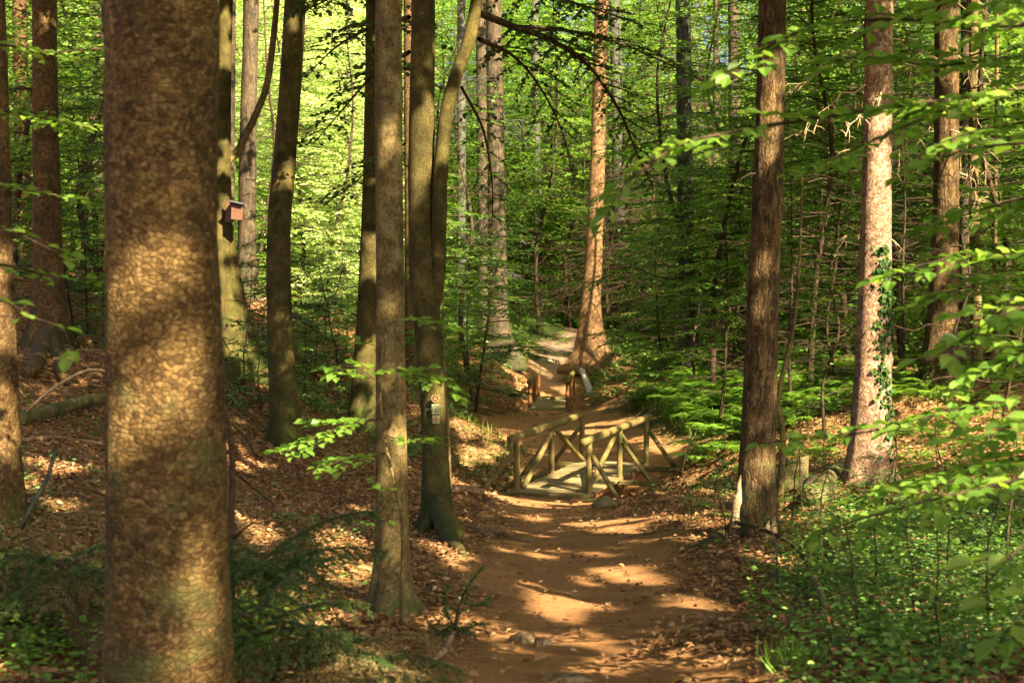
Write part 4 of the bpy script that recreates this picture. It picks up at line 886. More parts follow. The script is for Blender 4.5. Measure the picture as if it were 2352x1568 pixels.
fallen('fallen_log', 'thin dry branch on the leaves below the grey mossy one', 'log', [lay(45,1018,.03), lay(120,1014,.05), lay(190,1020,.04), lay(270,1030,.03)], .03, .022, M['rotwood'])
fallen('fallen_log', 'dark log high on the bank beside the reddish spruce', 'log', [lay(140,663,.1), lay(180,672,.12), lay(270,668,.1)], .13, .11, M['bark_dark'])
fallen('fallen_log', 'thick brown log at the lower left corner', 'log', [lay(-40,1430,.10), lay(80,1450,.15), lay(190,1500,.15), lay(270,1570,.08)], .10, .105, M['bark_scaly'])
fallen('fallen_log', 'reddish rotten log lying left of the near bridge', 'log', [lay(1040,1131,.06), lay(1080,1134,.06), lay(1108,1138,.05)], .07, .06, M['rotwood'])
fallen('fallen_log', 'dark log on the bank left of the second bridge', 'log', [lay(1140,905,.1), lay(1180,912,.1), lay(1212,918,.08)], .10, .08, M['bark_dark'])
fallen('fallen_log', 'grey fallen branches in the hollow right of the leaning beech', 'log', [lay(668,740,.2), lay(720,765,.2), lay(790,790,.1)], .08, .05, M['bark_grey'])
fallen('fallen_log', 'mossy log on the right edge slope', 'log', [lay(2260,838,.15), lay(2310,835,.2), lay(2400,830,.2)], .2, .17, M['mosswood'])
fallen('fallen_log', 'rotting mossy log between the two right hand spruces', 'log', [lay(1870,1165,.1), lay(1920,1105,.12), lay(1960,1080,.12)], .13, .1, M['mosswood'])
fallen('bent_branch', 'bent bare brown branch arching on the ground at bottom centre', 'branch', [lay(930,1545,.03), lay(975,1548,.05), lay(1020,1540,.10), lay(1048,1500,.16), lay(1056,1455,.22)], .016, .012, M['rotwood'], n=8)
fallen('dry_twig', 'pale curved dry twig left of the foreground trunk', 'branch', [at(62,945,9.), at(110,900,8.9), at(160,868,8.8), at(205,848,8.8), at(250,852,8.8)], .012, .006, M['deadwood'], n=6)
fallen('dry_twig', 'slanting grey stick leaning low at the left', 'branch', [at(45,1215,7.), at(80,1150,7.), at(110,1095,7.1), at(128,1030,7.2)], .014, .009, M['bark_grey'], n=6)
fallen('dry_twig', 'dark fallen branch among the herbs at the right of the path', 'branch', [lay(1690,1250,.2), lay(1760,1290,.25), lay(1830,1320,.2), lay(1880,1400,.1)], .02, .012, M['twig'], n=6)
fallen('dry_twig', 'broken brown stick in the herbs above the bottom edge', 'branch', [lay(1830,1330,.1), lay(1868,1380,.15), lay(1900,1430,.08)], .028, .02, M['rotwood'], n=6)
def stone(label, px, py, wpx, hpx, m='stone', name='stone', sink=.3, seed=1, yy=.8, cat='stone'):
    p = gp(px, py); k = pw(p[1]); rx, rz = wpx / 2 * k, hpx * k * .75; th = np.linspace(0, 2 * np.pi, 25)[:-1]; ph = np.linspace(-np.pi / 2, np.pi / 2, 15)
    t, f = np.meshgrid(th, ph); D = np.stack([np.cos(f) * np.cos(t), np.cos(f) * np.sin(t), np.sin(f)], -1).reshape(-1, 3)
    r = 1 + .22 * vn(D[:, 0] * 1.4 + seed, D[:, 1] * 1.4, D[:, 2] * 1.4, seed) + .06 * vn(D[:, 0] * 5, D[:, 1] * 5, D[:, 2] * 5, seed)
    V = D * r[:, None] * np.array([rx, rx * yy, rz]); i = (np.arange(14)[:, None] * 24 + np.arange(24)[None]); j = (np.arange(14)[:, None] * 24 + (np.arange(24)[None] + 1) % 24)
    o = mesh(name, V, np.stack([i, j, j + 24, i + 24], -1).reshape(-1, 4), M[m]); o.location = (p[0], p[1], p[2] + rz * (1 - sink) * .45); return tag(o, label, cat)
stone('flat mossy stone at the near right foot of the log bridge', 1392, 1166, 70, 24, seed=3)
stone('small brown stone rising from the path left of centre', 1248, 1482, 46, 20, m='rotwood', seed=5)
stone('low stone at the bottom edge of the path', 1300, 1562, 120, 16, m='rotwood', seed=11, sink=.9)
stone('boulder behind the tall brown spruce', 1870, 1128, 60, 40, seed=13)
stone('dark small rock on the leaves left of the slim spruce', 835, 1190, 30, 18, seed=17)
# stumps
def stump(label, px, py, wpx, hpx, Y, m, seed):
    o = at(px, py, Y); o[2] = gz(o[0], Y); k = pw(Y); r = wpx / 2 * k; h = hpx * k; g = G(o)
    P = np.array([o + [0, 0, -.2], o, o + [0, 0, h * .3], o + [0, 0, h * .7], o + [0, 0, h]]); Q, q = resample(P, [r * 1.3, r * 1.2, r, r * .95, r * .93], .05)
    def fn(p, th):
        hh = (p[:, 2:3] - o[2]); return 1 + .5 * np.exp(-np.maximum(hh, 0) / .12) * (.5 + .5 * np.cos(4 * th[None] + seed)) + .1 * vn(np.cos(th)[None] * 2, np.sin(th)[None] * 2, hh * 5, seed)
    tube(g, Q, q, 24, True, fn); V = g.V[0]; top = V[:, 2] > o[2] + h * .8; V[top, 2] += (.16 * vn(V[top, 0] * 9, V[top, 1] * 9, 0, seed)) * min(1, h / .3)
    ob = g.out('tree_stump', m); ob.location = o; return tag(ob, label, 'stump')
stump('mossy tree stump in the sun between the two right hand spruces', 1822, 1062, 74, 72, 17.5, M['mosswood'], 3)
stump('broken stump of dark wood beside the stone on the path', 1200, 1478, 46, 16, 8.2, M['rotwood'], 6)
# splintered bark at the foot of the tall brown spruce
for px, py, hh, lab in ((1690,1165,95,None),(1770,1235,70,None),(1756,1225,50,None)):
    p = at(px, py + 20, 12.72); k = pw(12.7); g = G(p); h = hh * k; w_ = 9 * k
    Q = np.array([p - [0, 0, .1], p + [w_ * .3, 0, h * .35], p + [w_ * .8, .01, h * .7], p + [w_ * 1.3, .03, h]]); Q, q = resample(Q, [w_ * 1.2, w_, w_ * .7, w_ * .15], .03)
    tube(g, Q, q, 7, True, lambda a, th: 1 + .5 * vn(np.cos(th)[None] * 2, np.sin(th)[None] * 2, a[:, 2:3] * 14, 4)); ob = g.out('bark_splinter', M['deadwood'], rK); ob.location = p - np.array(rK.location)

# ================================================================== IVY, DEAD BRANCHES
lv = Leaves(); n = 360; zz = rng.uniform(0, 1, n) ** .8; py = 1120 - zz * 560; px = np.interp(py, [560, 800, 1120], [2022, 2025, 2030]) + rng.normal(0, 11, n) + 7 * np.sin(py / 47)
P = np.array([at(a, b, 17.5) for a, b in zip(px, py)]); i = np.array([np.argmin(np.abs(QL[:, 2] - p[2])) for p in P]); cx = QL[i, 0]; rr = qL[i] * 1.06 + .012
dx = np.clip((P[:, 0] - cx) / rr, -.98, .995); P[:, 0] = cx + rr * dx; P[:, 1] = QL[i, 1] - rr * np.sqrt(1 - dx ** 2); Nn = np.stack([dx, -np.sqrt(1 - dx ** 2), 0 * dx], -1)
lv.add(P, np.array([0, 0, -1.]) + jit(n, .5), Nn + jit(n, .35), rng.uniform(.04, .075, n)); ob = lv.build('ivy', M['ivy'], None, full=True, ratio=.95); tag(ob, 'ivy creeping up the right side of the sunlit spruce', 'ivy')
dead_twigs(rL, oL, QL, (3.2, 6.0), 16, 1.1, M['deadwood'], [math.pi, 0, math.pi * .85, .4, -1.6], .017, .55)
dead_twigs(rL, oL, QL, (1.6, 3.2), 5, .6, M['deadwood'], [math.pi, 0], .01, .5)
dead_twigs(rK, oK, QK, (1.2, 4.6), 6, .35, M['twig'], None, .009, .3)
dead_twigs(rM, oM, QM, (3.0, 7.), 8, 1.5, M['deadwood'], None, .018, .5)
dead_twigs(rC, oC, QC, (3.5, 8.), 5, 1.4, M['twig'], None, .02, .4)
dead_twigs(rO, oO, QO, (1., 9.), 10, 2., M['bark_grey'], None, .03, .3)

# ================================================================== BRANCHES WITH LEAVES IN THE FOREGROUND
def bough_thing(name, label, base, boughs, m='beech', stem=None, sr=(.02, .008), cat='young tree', full=True, up=UP, filt=sunfilter):
    root = thing(name, label, cat, base)
    if stem is not None:
        g = G(base); P, q = resample(np.array(stem), np.linspace(sr[0], sr[1], len(stem)), .1); tube(g, P, q, 8, True); g.out('trunk', M['bark_young'], root)
    for (sp, r0, half, leaf, dens) in boughs:
        g = G(base); lv = Leaves(); spray(g, lv, np.array(sp), r0, half, leaf, dens, twig_every=leaf * 1.3, bare=.05, up=up)
        b = g.out('branch', M['twig'], root, True); lv.build('leaves', M[m], b, base, full=full, ratio=.68, filt=None, fold=.3)
    return root
def A_(l): return [at(*p) for p in l]
# right: tree standing just outside the frame
bx = np.array([3.6, 5.6, gz(3.6, 5.6)])
stemR = [bx, bx + [.05, 0, 1.2], bx + [-.05, .05, 2.6], bx + [.1, 0, 4.2], bx + [.1, 0, 7]]
near_r = [([(2500,170,5.6),(2300,212,5.6),(2066,242,5.5),(1850,275,5.4),(1700,300,5.3),(1560,335,5.2),(1430,430,5.1),(1395,500,5.1)], .011, .34, .07, .9),
 ([(2500,40,5.6),(2300,60,5.8),(2100,45,5.9),(1900,55,5.9),(1780,100,5.8),(1650,185,5.7)], .010, .36, .072, .9),
 ([(2500,330,5.2),(2330,330,5.1),(2200,350,5.0),(2080,400,5.0)], .007, .3, .07, .8),
 ([(2500,590,5.9),(2330,585,6.1),(2150,600,6.2),(2020,640,6.2)], .008, .34, .07, 1.),
 ([(2500,700,5.3),(2380,700,5.2),(2270,740,5.1),(2160,820,5.0)], .007, .3, .072, .9),
 ([(2500,860,5.6),(2380,905,5.7),(2200,940,5.8),(2000,990,5.9),(1860,1005,6.),(1740,1020,6.)], .009, .32, .07, .9),
 ([(2500,950,5.),(2400,960,5.),(2260,1000,5.),(2140,1080,4.9)], .007, .32, .075, .9),
 ([(2500,1060,5.2),(2300,1110,5.2),(2130,1150,5.2),(1950,1200,5.2),(1880,1230,5.2)], .008, .32, .075, 1.),
 ([(2500,1150,4.6),(2400,1210,4.5),(2300,1300,4.4),(2240,1380,4.3)], .007, .26, .075, .8),
 ([(2500,-40,5.2),(2350,-20,5.1),(2200,-10,5.0),(2050,-30,5.)], .008, .4, .075, 1.),
 ([(2500,110,6.4),(2330,130,6.5),(2150,150,6.6),(1980,130,6.7),(1860,160,6.8)], .008, .38, .07, 1.1),
 ([(2500,260,6.),(2360,280,6.),(2240,300,6.),(2130,340,6.)], .007, .34, .07, 1.),
 ([(2300,212,5.6),(2150,260,5.5),(1990,330,5.4),(1880,380,5.3),(1800,400,5.2)], .006, .26, .065, 1.),
 ([(2500,440,6.2),(2380,450,6.3),(2260,480,6.4),(2140,520,6.5)], .007, .34, .068, 1.),
 ([(2500,640,6.6),(2360,640,6.7),(2220,660,6.8),(2100,700,6.9)], .007, .34, .07, 1.),
 ([(2500,790,5.8),(2370,800,5.9),(2260,850,6.),(2180,900,6.)], .007, .32, .07, 1.),
 ([(2500,1010,6.),(2380,1040,6.),(2240,1070,6.1),(2080,1110,6.2),(1980,1150,6.2)], .007, .34, .072, 1.1),
 ([(2500,1290,4.2),(2420,1330,4.1),(2330,1420,4.),(2290,1500,4.)], .006, .2, .075, .7)]
bough_thing('beech_tree', 'beech at the right edge reaching blurred leafy boughs across the picture', bx, [(A_(a), b, c * 1.1, d_ * 1.12, e * 1.4) for a, b, c, d_, e in near_r], 'beech_light', stemR, (.09, .05), 'tree')
bl = np.array([-2.9, 6.6, gz(-2.9, 6.6)])
near_l = [([(-120,90,7.2),(20,105,7.4),(120,120,7.5),(230,112,7.6),(300,120,7.7)], .008, .36, .06, .9),
 ([(-120,240,7.4),(40,260,7.6),(150,280,7.8),(290,300,8.)], .008, .38, .06, 1.),
 ([(-120,420,7.),(20,430,7.2),(140,450,7.4),(280,470,7.6)], .008, .36, .06, .9),
 ([(-120,500,5.2),(0,520,5.1),(90,560,5.),(170,600,5.)], .006, .2, .07, .8),
 ([(-120,700,5.),(0,690,4.9),(80,730,4.8),(150,760,4.7),(165,830,4.7)], .005, .16, .07, .7),
 ([(-120,600,6.6),(20,610,6.8),(140,640,7.),(280,640,7.2)], .007, .3, .06, .8)]
bough_thing('beech_tree', 'beech outside the left edge sending thin leafy boughs past the trunks', bl, [(A_(a), b, c, d_, e) for a, b, c, d_, e in near_l], 'beech_light', [bl, bl + [0, 0, 1.5], bl + [.1, .1, 3.4], bl + [.1, .2, 6]], (.05, .03), 'tree')
# bright sprig beside the slim spruce
b0 = np.array([(918 - CX) / FPX * 8.2, 8.2, 0]); b0[2] = gz(b0[0], 8.2)
stem = [b0, at(925,1230,8.2), at(915,1150,8.2), at(890,1040,8.2), at(878,960,8.2), at(872,880,8.2), at(880,800,8.25), at(890,730,8.3)]
sp_ = [([(878,960,8.2),(830,968,8.1),(770,985,8.),(710,1010,7.9),(650,1045,7.8)], .005, .30, .068, 1.1), ([(890,1040,8.2),(830,1050,8.1),(770,1060,8.),(720,1075,7.9)], .004, .22, .065, 1.), ([(872,880,8.2),(830,850,8.1),(790,840,8.),(755,870,7.9)], .004, .2, .065, 1.),
  ([(874,860,8.2),(920,850,8.1),(970,860,8.),(1020,880,7.9),(1055,910,7.9)], .004, .24, .068, 1.1), ([(880,800,8.2),(850,790,8.2),(800,780,8.2)], .003, .16, .062, 1.), ([(888,745,8.3),(930,735,8.3),(1000,745,8.3),(1050,750,8.3)], .003, .18, .06, 1.), ([(885,1000,8.2),(930,1010,8.1),(990,1010,8.),(1030,1030,8.)], .003, .16, .06, .9),
  ([(910,1130,8.2),(880,1120,8.1),(850,1100,8.1)], .003, .1, .055, .8), ([(918,1190,8.2),(870,1195,8.1),(820,1205,8.)], .003, .08, .055, .7)]
bough_thing('young_beech', 'slender beech sapling with bright fresh leaves against the slim spruce', b0, [(A_(a), b, c * 1.15, d_ * 1.05, e * 1.35) for a, b, c, d_, e in sp_], 'beech_light', stem, (.012, .004))
# small leaves behind the twin beech, mid distance shoots
b1 = np.array([(1060 - CX) / FPX * 18, 18, 0]); b1[2] = gz(b1[0], 18)
sp_ = [([(1010,640,17),(960,625,16.5),(930,640,16.3)], .005, .3, .065, 1.), ([(1020,560,17),(1000,555,16.2),(960,570,16)], .005, .35, .065, 1.), ([(1010,760,16),(980,770,15.5),(950,790,15.3)], .005, .35, .065, 1.2), ([(1020,700,17),(1080,705,17),(1150,715,17),(1200,745,17)], .006, .3, .065, 1.), ([(1015,820,16),(1060,800,15.8),(1120,745,15.7)], .005, .3, .065, .9)]
bough_thing('young_beech', 'beech sapling whose leaf sprays overlap the lower stems of the twin beech', np.array([at(1035,1100,17)[0], 17, gz(at(1035,1100,17)[0], 17)]), [(A_(a), b, c * 1.3, d_ * 1.15, e * 1.4) for a, b, c, d_, e in sp_], 'beech', [at(1035,1120,17), at(1030,1000,17), at(1022,850,17), at(1018,700,17), at(1015,520,17)], (.02, .008))
# arching bough over the centre, leaves coloured dark as silhouettes against the light
bb = [([(1102,30,16),(1180,62,17),(1260,90,18),(1350,150,19),(1420,250,20),(1462,350,20.5),(1500,430,21)], .05, .9, .075, .95),
      ([(1100,90,16),(1180,130,17),(1240,200,17.5),(1290,300,18),(1320,420,18)], .03, .8, .075, .95),
      ([(1180,62,17),(1300,70,18),(1450,110,19.5),(1620,190,21)], .03, .9, .08, .9),
      ([(1100,-60,16),(1200,-20,17),(1330,10,18),(1480,60,19)], .03, 1.0, .08, 1.),
      ([(1060,200,16),(1110,300,17),(1130,420,17.5),(1130,520,18)], .02, .6, .075, .9),
      ([(940,40,16),(860,60,18),(770,110,19),(700,180,20)], .03, 1.0, .085, .9), ([(940,120,16),(860,170,18),(780,260,19),(720,330,20)], .03, .9, .085, .9),
      ([(930,-40,16),(800,-20,18),(690,30,20)], .03, 1.0, .085, 1.), ([(930,330,17),(860,380,19),(790,440,20),(740,470,21)], .02, .7, .085, .8)]
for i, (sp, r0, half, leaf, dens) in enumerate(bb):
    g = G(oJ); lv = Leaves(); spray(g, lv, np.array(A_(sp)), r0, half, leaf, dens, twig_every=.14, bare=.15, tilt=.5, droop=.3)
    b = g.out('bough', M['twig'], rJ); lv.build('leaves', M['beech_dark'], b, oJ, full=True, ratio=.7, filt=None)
# crooked pale sapling right of the tall brown spruce
b0 = np.array([(1796 - CX) / FPX * 15.5, 15.5, 0]); b0[2] = gz(b0[0], 15.5)
sp_ = [([(1808,850,15.4),(1850,845,15.3),(1880,870,15.2)], .004, .2, .06, 1.), ([(1825,760,15.5),(1850,755,15.4),(1880,790,15.3)], .004, .3, .06, 1.), ([(1830,700,15.5),(1800,700,15.4),(1780,720,15.3)], .004, .25, .06, 1.), ([(1835,640,15.5),(1880,640,15.4),(1930,660,15.3)], .004, .35, .06, 1.)]
bough_thing('young_beech', 'crooked pale stemmed sapling in sun right of the tall brown spruce', b0, [(A_(a), b, c, d_, e) for a, b, c, d_, e in sp_], 'beech_light', [b0, at(1798,1000,15.5), at(1786,930,15.5), at(1795,870,15.5), at(1815,790,15.5), at(1828,700,15.5), at(1838,560,15.5), at(1842,400,15.5)], (.04, .012))
# dark stick sapling right of the foreground trunk
b0 = np.array([(534 - CX) / FPX * 7, 7, 0]); b0[2] = gz(b0[0], 7)
rt = thing('dead_sapling', 'thin dark dead sapling standing right of the foreground trunk', 'dead tree', b0); g = G(b0)
P, q = resample(np.array([b0 - [0, 0, .1], at(530,1300,7), at(534,1100,7), at(528,1000,7), at(512,900,7), at(514,830,7)]), [.018, .017, .015, .013, .009, .007], .08); tube(g, P, q, 8); g.out('trunk', M['twig'], rt)
for l in ([(534,1080,7),(570,1110,7.1),(620,1150,7.2),(665,1185,7.3)], [(520,960,7),(560,1000,7.1),(590,1050,7.2)], [(534,1240,7),(580,1200,7),(640,1220,7.1)]):
    g = G(b0); P, q = resample(np.array(A_(l)), np.linspace(.007, .003, len(l)), .08); tube(g, P, q, 5); g.out('branch', M['twig'], rt)
# thin upright stems in the right herbs
for i, (l, lab) in enumerate([([(1985,1545,6.9),(1972,1450,6.9),(1962,1350,7.),(1950,1250,7.1),(1935,1190,7.1)], 'thin dark shoot standing in the herbs, bottom right of centre'), ([(2165,1500,6.8),(2150,1400,6.8),(2155,1300,6.9),(2150,1200,7.)], 'thin brown shoot in the herbs near the lower right corner')]):
    P = np.array(A_(l)); o = P[0]; rt = thing('beech_seedling', lab, 'seedling', o); g = G(o); Q, q = resample(P, np.linspace(.007, .003, len(P)), .06); tube(g, Q, q, 5); g.out('stem', M['twig'], rt)
    lv = Leaves()
    for j in range(7):
        g2 = G(o)
        b = Q[rng.integers(len(Q) // 4, len(Q))]; az = rng.uniform(0, 6.28); dv = np.array([math.cos(az), math.sin(az), .1]); spray(g2, lv, np.array([b, b + dv * .15, b + dv * .32 - [0, 0, .03]]), .003, .12, .05, 1., twig_every=.06); g2.out('twig', M['twig'], rt)
    lv.build('leaves', M['beech'], rt, o, full=True, ratio=.65)

# ================================================================== SPRUCE SAPLINGS AND FALLEN SPRUCE BOUGHS
def spruce_bough(g, lv, P, r0, half, nl=.017, droop=.5, every=.036):
    P, q = resample(P, np.linspace(r0, r0 * .3, len(P)), .03); tube(g, P, q, 5, False)
    s = np.r_[0, np.cumsum(np.linalg.norm(np.diff(P, axis=0), axis=1))]; L = s[-1]; t, _, _ = frames(P); side = 1; d = .03
    segs = [P]
    while d < L:
        i = min(len(P) - 2, int(np.searchsorted(s, d))); side = -side; f = d / L; l = half * (1 - .8 * f) * rng.uniform(.6, 1.2) + .02
        dv = unit(t[i] * .6 + unit(np.cross(UP, t[i])) * side + rng.normal(0, .2, 3)); u = np.linspace(0, 1, max(3, int(l / .03)))[:, None]
        Q = P[i] + dv * l * u - UP * droop * l * u ** 2; segs.append(Q); tube(g, Q, np.linspace(.003, .0015, len(Q)), 3, False)
        d += every * rng.uniform(.6, 1.4)
    for Q in segs:
        sl = np.linalg.norm(np.diff(Q, axis=0), axis=1).sum(); n = int(sl / .0013)
        if n < 2: continue
        u = rng.uniform(0, len(Q) - 1.001, n); i = u.astype(int); fr = (u - i)[:, None]; B = Q[i] * (1 - fr) + Q[i + 1] * fr; tt = unit(Q[i + 1] - Q[i])
        A = unit(tt * .75 + jit(n, .75)); lv.add(B, A, jit(n, 1.), nl * rng.uniform(.7, 1.3, n))
def spruce_thing(name, label, cat, base, boughs, m='needle', m2=None, nl=.018):
    root = thing(name, label, cat, base)
    for (P, r0, half, dr) in boughs:
        g = G(base); lv = Leaves(); spruce_bough(g, lv, np.array(P), r0, half, nl, dr); b = g.out('branch', M['twig'], root)
        lv.build('needles', M[m if m2 is None or rng.random() < .6 else m2], b, base, full=False, ratio=.2, fold=0)
def fan(px, py, Y, nb, L, half, rise=.35, dr=.5, az0=0, az1=6.28, h=.0):
    p = at(px, py, Y); p[2] = gz(p[0], Y) + h; o = []
    for k in range(nb):
        az = az0 + (az1 - az0) * (k + rng.uniform(.2, .8)) / nb; l = L * rng.uniform(.7, 1.15); dv = np.array([math.cos(az), math.sin(az), rise * rng.uniform(.5, 1.3)])
        s = np.linspace(0, 1, 5)[:, None]; b = p + UP * rng.uniform(0, h + .1) * .5; o.append((b + dv * l * s - UP * .45 * l * s ** 2, .007, half, dr))
    return p, o
for (px, py, Y, nb, L, half, ri, h, lab, mm, m2) in [
  (150,1330,6.4,12,.55,.20,.5,.25,'drooping spruce sapling at the lower left, sun put into its yellow needle colour', 'needle_dry_sunlit', 'needle'),
  (20,1290,6.8,10,.55,.20,.5,.30,'spruce sapling half outside the left edge', 'needle_dry_sunlit', 'needle'),  # yellow needle colour replaces sun that misses this corner
  (610,1400,6.5,12,.5,.22,.7,.35,'dark drooping spruce sapling just right of the foreground trunk', 'needle', None),
  (580,1560,5.9,11,.55,.22,.6,.2,'dark spruce sapling low at the bottom beside the foreground trunk', 'needle', None),
  (790,1540,6.1,12,.52,.18,.35,.12,'dry yellow green spruce bough heap at the bottom left of centre', 'needle_dry_sunlit', 'needle'),
  (880,1590,5.9,9,.45,.18,.35,.08,'spruce twigs lying at the bottom edge', 'needle_dry_sunlit', 'needle')]:
    b, o = fan(px, py, Y, nb, L, half, ri, .6, 0, 6.28, h); spruce_thing('spruce_sapling', lab, 'spruce sapling', b, o, mm, m2)
b0 = lay(1048, 1500, .1)
spruce_thing('spruce_sapling', 'dark upright spruce shoot left of the path at bottom centre', 'spruce sapling', b0, [([b0, at(1045,1440,7.2), at(1058,1380,7.15), at(1085,1330,7.1), at(1112,1300,7.1)], .007, .1, .1), ([at(1045,1440,7.2), at(1020,1390,7.2), at(1030,1340,7.2)], .005, .08, .1), ([at(1058,1380,7.15), at(1100,1390,7.1), at(1130,1370,7.1)], .005, .07, .1), ([at(1046,1460,7.2), at(1080,1440,7.2), at(1110,1430,7.1)], .005, .08, .1), ([at(1045,1430,7.2), at(1010,1450,7.2), at(985,1430,7.2)], .005, .08, .1)])

# ================================================================== GROUND COVER
def in_frame_pts(n, y0, y1, dens=None, mx=.40):
    y = np.sqrt(rng.uniform(y0 ** 2, y1 ** 2, n)); x = rng.uniform(-mx, mx, n) * y + rng.uniform(-.4, .4, n); return x, y
def litter(name, label, n, y0, y1, size):
    x, y = in_frame_pts(n, y0, y1); p = path_d(x, y) + .35 * vn(x * 1.3, y * 1.3, 0, 11)
    k = rng.random(n) < np.clip(.06 + (p + .15) * 1.6, .05, 1) * np.clip(.75 + .5 * vn(x * .9, y * .9, 0, 21), .25, 1); x, y = x[k], y[k]
    z = T(x, y) + rng.uniform(.003, .03, len(x)); n = len(x); lv = Leaves(); P = np.stack([x, y, z], -1)
    lv.add(P, rng.normal(0, 1, (n, 3)) * [1, 1, .22], UP + jit(n, .38), size * rng.uniform(.6, 1.25, n))
    return tag(lv.build(name, M['litter'], None, full=True, ratio=.62, fold=.55), label, 'leaf litter', kind='stuff')
litter('leaf_litter', 'dry brown fallen beech leaves covering the ground beside the path', 100000, 5.2, 20, .052)
litter('leaf_litter', 'fallen brown leaves on the banks beyond the near bridge', 90000, 20, 50, .085)
def grit():
    n = 70000; x, y = in_frame_pts(n, 5.5, 24); p = path_d(x, y); k = p < .3; x, y = x[k], y[k]; n = len(x); P = np.stack([x, y, T(x, y) + .003], -1); lv = Leaves()
    lv.add(P, rng.normal(0, 1, (n, 3)) * [1, 1, .1], UP + jit(n, .3), rng.uniform(.008, .034, n)); tag(lv.build('path_litter', M['litter'], None, full=False, ratio=.3, fold=.3), 'needles and crumbs strewn on the trodden path', 'litter', kind='stuff')
grit()
def herbs(name, label, n, region, leaf, hgt, m, per=7, y0=5.5, y1=16, cat='ground cover', mx=.40):
    x, y = in_frame_pts(n, y0, y1, mx=mx); d = region(x, y); k = rng.random(n) < d; x, y = x[k], y[k]; n = len(x); z = T(x, y); lv = Leaves(); g = G()
    h = hgt * rng.uniform(.35, 1.15, n); az = rng.uniform(0, 6.28, n); lean = rng.normal(0, .18, (n, 2))
    for j in range(per):
        f = (j + 1.) / per; az = az + 2.3; P = np.stack([x + lean[:, 0] * h * f, y + lean[:, 1] * h * f, z + h * f], -1); A = np.stack([np.cos(az), np.sin(az), rng.uniform(-.15, .25, n)], -1)
        lv.add(P + A * .01, A, UP + jit(n, .3), leaf * rng.uniform(.65, 1.25, n) * (1.1 - .3 * f))
    # stems as thin blades
    sv = np.stack([np.cos(az), np.sin(az), 0 * az], -1) * .0018; B = np.stack([x, y, z - .01], -1); Tp = np.stack([x + lean[:, 0] * h, y + lean[:, 1] * h, z + h], -1)
    V = np.stack([B - sv, B + sv, Tp + sv * .5, Tp - sv * .5], 1).reshape(-1, 3)
    o = lv.build(name, M[m], None, full=leaf > .03, ratio=.62, fold=.3); tag(o, label, cat, kind='stuff'); return o
def rg_right(x, y):
    e = np.interp(y, [5, 6.5, 9, 12, 16], [.95, 1.1, 1.45, 2.1, 3.2]); return np.clip((x - e) / .7, 0, 1) * np.clip((16 - y) / 3.5, 0, 1) * np.clip(.95 + .7 * vn(x * 1.1, y * 1.1, 0, 31), .15, 1)
herbs('undergrowth', 'dense green knee high herbs filling the lower right corner', 14500, rg_right, .040, .28, 'herb', 8, 5., 16)
herbs('undergrowth', 'larger fresh leaves scattered among the herbs at the lower right', 2300, rg_right, .055, .40, 'beech', 7, 5., 14)
herbs('undergrowth', 'dark broad leaves among the herbs at the lower right', 1300, rg_right, .07, .45, 'beech_dark', 7, 5., 15)
def rg_left(x, y): return np.clip((-.9 - x) / .6, 0, 1) * np.clip((9.5 - y) / 2, 0, 1) * np.clip(.25 + 1.1 * vn(x * 1.4, y * 1.4, 0, 32), 0.04, 1)
herbs('undergrowth', 'small green herbs at the lower left around the foreground trunk', 12000, rg_left, .045, .22, 'beech_light', 7, 4.8, 10)  # lighter leaf colour replaces the sun blocked by the big trunk
def rg_mid(x, y): return np.clip(path_d(x, y) / .8 - .3, 0, 1) * np.clip(-.15 + 1.0 * vn(x * .7, y * .7, 0, 33) + .5 * vn(x * 2.3, y * 2.3, 0, 34), 0, 1) * .8
herbs('undergrowth', 'sparse green seedlings scattered over the leaf litter', 9000, rg_mid, .05, .14, 'herb', 5, 7, 24)
def rg_slope(x, y): return np.clip((x - 3.) / 1.2, 0, 1) * np.clip((y - 15.5) / 1.5, 0, 1) * np.clip((31 - y) / 3, 0, 1) * np.clip(.35 + 1.1 * vn(x * .9, y * .9, 0, 38), 0, 1)
herbs('undergrowth', 'low yellow green plants on the sunny slope behind the ivy spruce', 14000, rg_slope, .06, .10, 'fern', 5, 15, 31)
def rg_far(x, y): return np.clip(path_d(x, y) / .8 - .4, 0, 1) * np.clip(.22 + .8 * vn(x * .3, y * .3, 0, 35) + .4 * vn(x * 1.3, y * 1.3, 0, 36), 0, 1)
herbs('undergrowth', 'low green plants on the banks around the second bridge', 15000, rg_far, .11, .3, 'herb', 6, 24, 50)
def rg_farther(x, y): return np.clip(path_d(x, y) / .8 - .3, 0, 1) * np.clip(.8 + .8 * vn(x * .2, y * .2, 0, 37), 0, 1)
herbs('undergrowth', 'green carpet of shrubs on the far slope either side of the path', 16000, rg_farther, .2, .6, 'herb', 6, 50, 88)
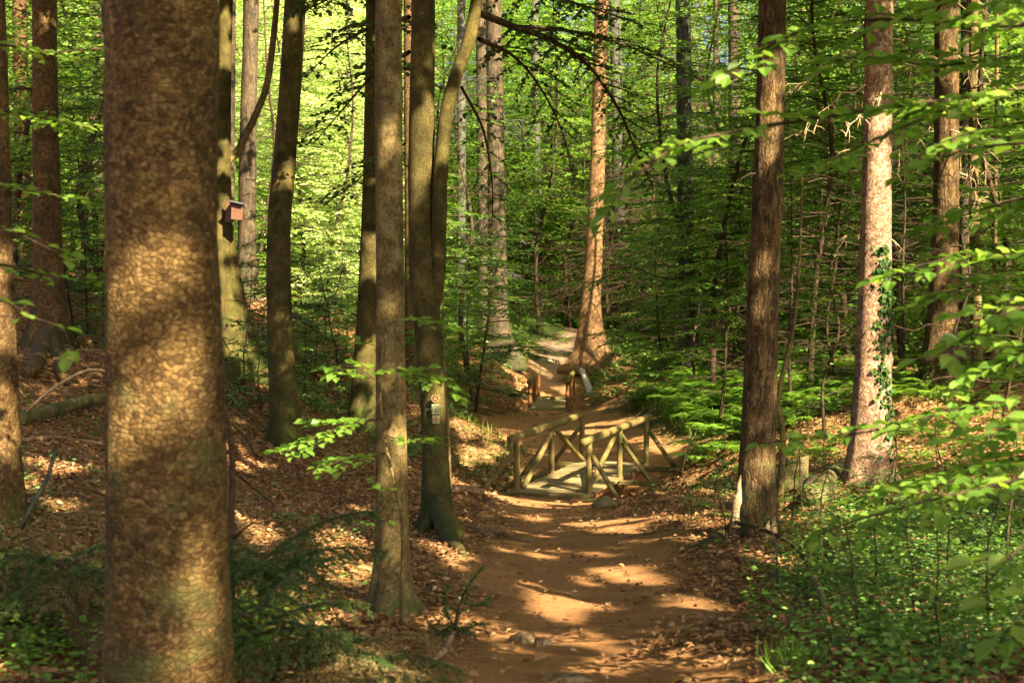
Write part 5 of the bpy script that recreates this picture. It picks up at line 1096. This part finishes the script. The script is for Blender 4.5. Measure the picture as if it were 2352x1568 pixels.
def ferns(label, n, cx, cyy, sx, sy, L):
    lv = Leaves(); g = G(); x = cx + rng.normal(0, sx, n); y = cyy + rng.normal(0, sy, n); z = T(x, y)
    k = (path_d(x, y) > .5); x, y, z = x[k], y[k], z[k]
    for a, b, c in zip(x, y, z):
        nf = rng.integers(5, 9); a0 = rng.uniform(0, 6.28)
        for f in range(nf):
            az = a0 + f * 6.28 / nf + rng.normal(0, .2); l = L * rng.uniform(.6, 1.15); u = np.linspace(.12, 1, 15); R_ = np.array([math.cos(az), math.sin(az), 0])
            P = np.array([a, b, c]) + R_ * (l * .8 * u)[:, None] + UP * (l * (1.15 * u - .95 * u ** 2))[:, None]; sd = np.cross(UP, R_); w_ = l * .26 * np.sin(np.pi * np.clip(u, .08, .97)) ** .7
            for s_ in (-1, 1): lv.add(P, sd * s_ + R_ * .35 - UP * .12, UP + R_ * .2 + jit(15, .1), w_)
    return tag(lv.build('fern_bed', M['fern'], None, full=False, ratio=.30, fold=.1), label, 'ferns', kind='stuff')
pf = at(1500, 920, 33.5); ferns('bright green fern and grass bed right of the second bridge', 420, pf[0] + .9, 33.5, 2.2, 2.4, .85)
pf = at(1960, 930, 27); ferns('sunny fern patch behind the two right hand spruces', 150, pf[0], 27, 2.6, 1.5, .7)
pf = at(1130, 945, 36); ferns('small fern tufts in the ditch left of the second bridge', 14, pf[0], 38, 1.0, .5, .45)
def grass(label, n, cx, cyy, sx, sy, L):
    x = cx + rng.normal(0, sx, n); y = cyy + rng.normal(0, sy, n); k = path_d(x, y) > .2; x, y = x[k], y[k]; n = len(x); P = np.stack([x, y, T(x, y) - .01], -1); lv = Leaves()
    lv.add(P, UP + jit(n, .35), jit(n, 1.), L * rng.uniform(.5, 1.2, n)); return tag(lv.build('grass', M['fern'], None, full=False, ratio=.07, fold=0), label, 'grass', kind='stuff')
pf = at(1480, 945, 31.5); grass('grass growing between the ferns right of the second bridge', 5000, pf[0] + .6, 32.5, 2.2, 2., .32)
pf = gp(1810, 1530); grass('tuft of grass at the path edge, bottom right', 70, pf[0], pf[1], .10, .10, .16)
# roots that cross the far path
for i, (l, r) in enumerate([([(1215,815),(1250,822),(1275,840),(1240,852)], .06), ([(1205,835),(1240,845),(1262,850)], .06), ([(1330,775),(1360,782),(1400,780),(1420,770)], .08)]):
    fallen('tree_root', ['pale root looping over the far path', 'short root below the looping one on the far path', 'root at the top of the far path beside the orange trunk'][i], 'root', [lay(a, b, -.01) for a, b in l], r * .8, r * .5, M['bark_grey'], n=8)
fallen('tree_root', 'thin root stretched over the trodden soil below the bridge', 'root', [lay(1090,1215,.01), lay(1160,1232,.02), lay(1230,1250,.0)], .03, .02, M['rotwood'], n=8)
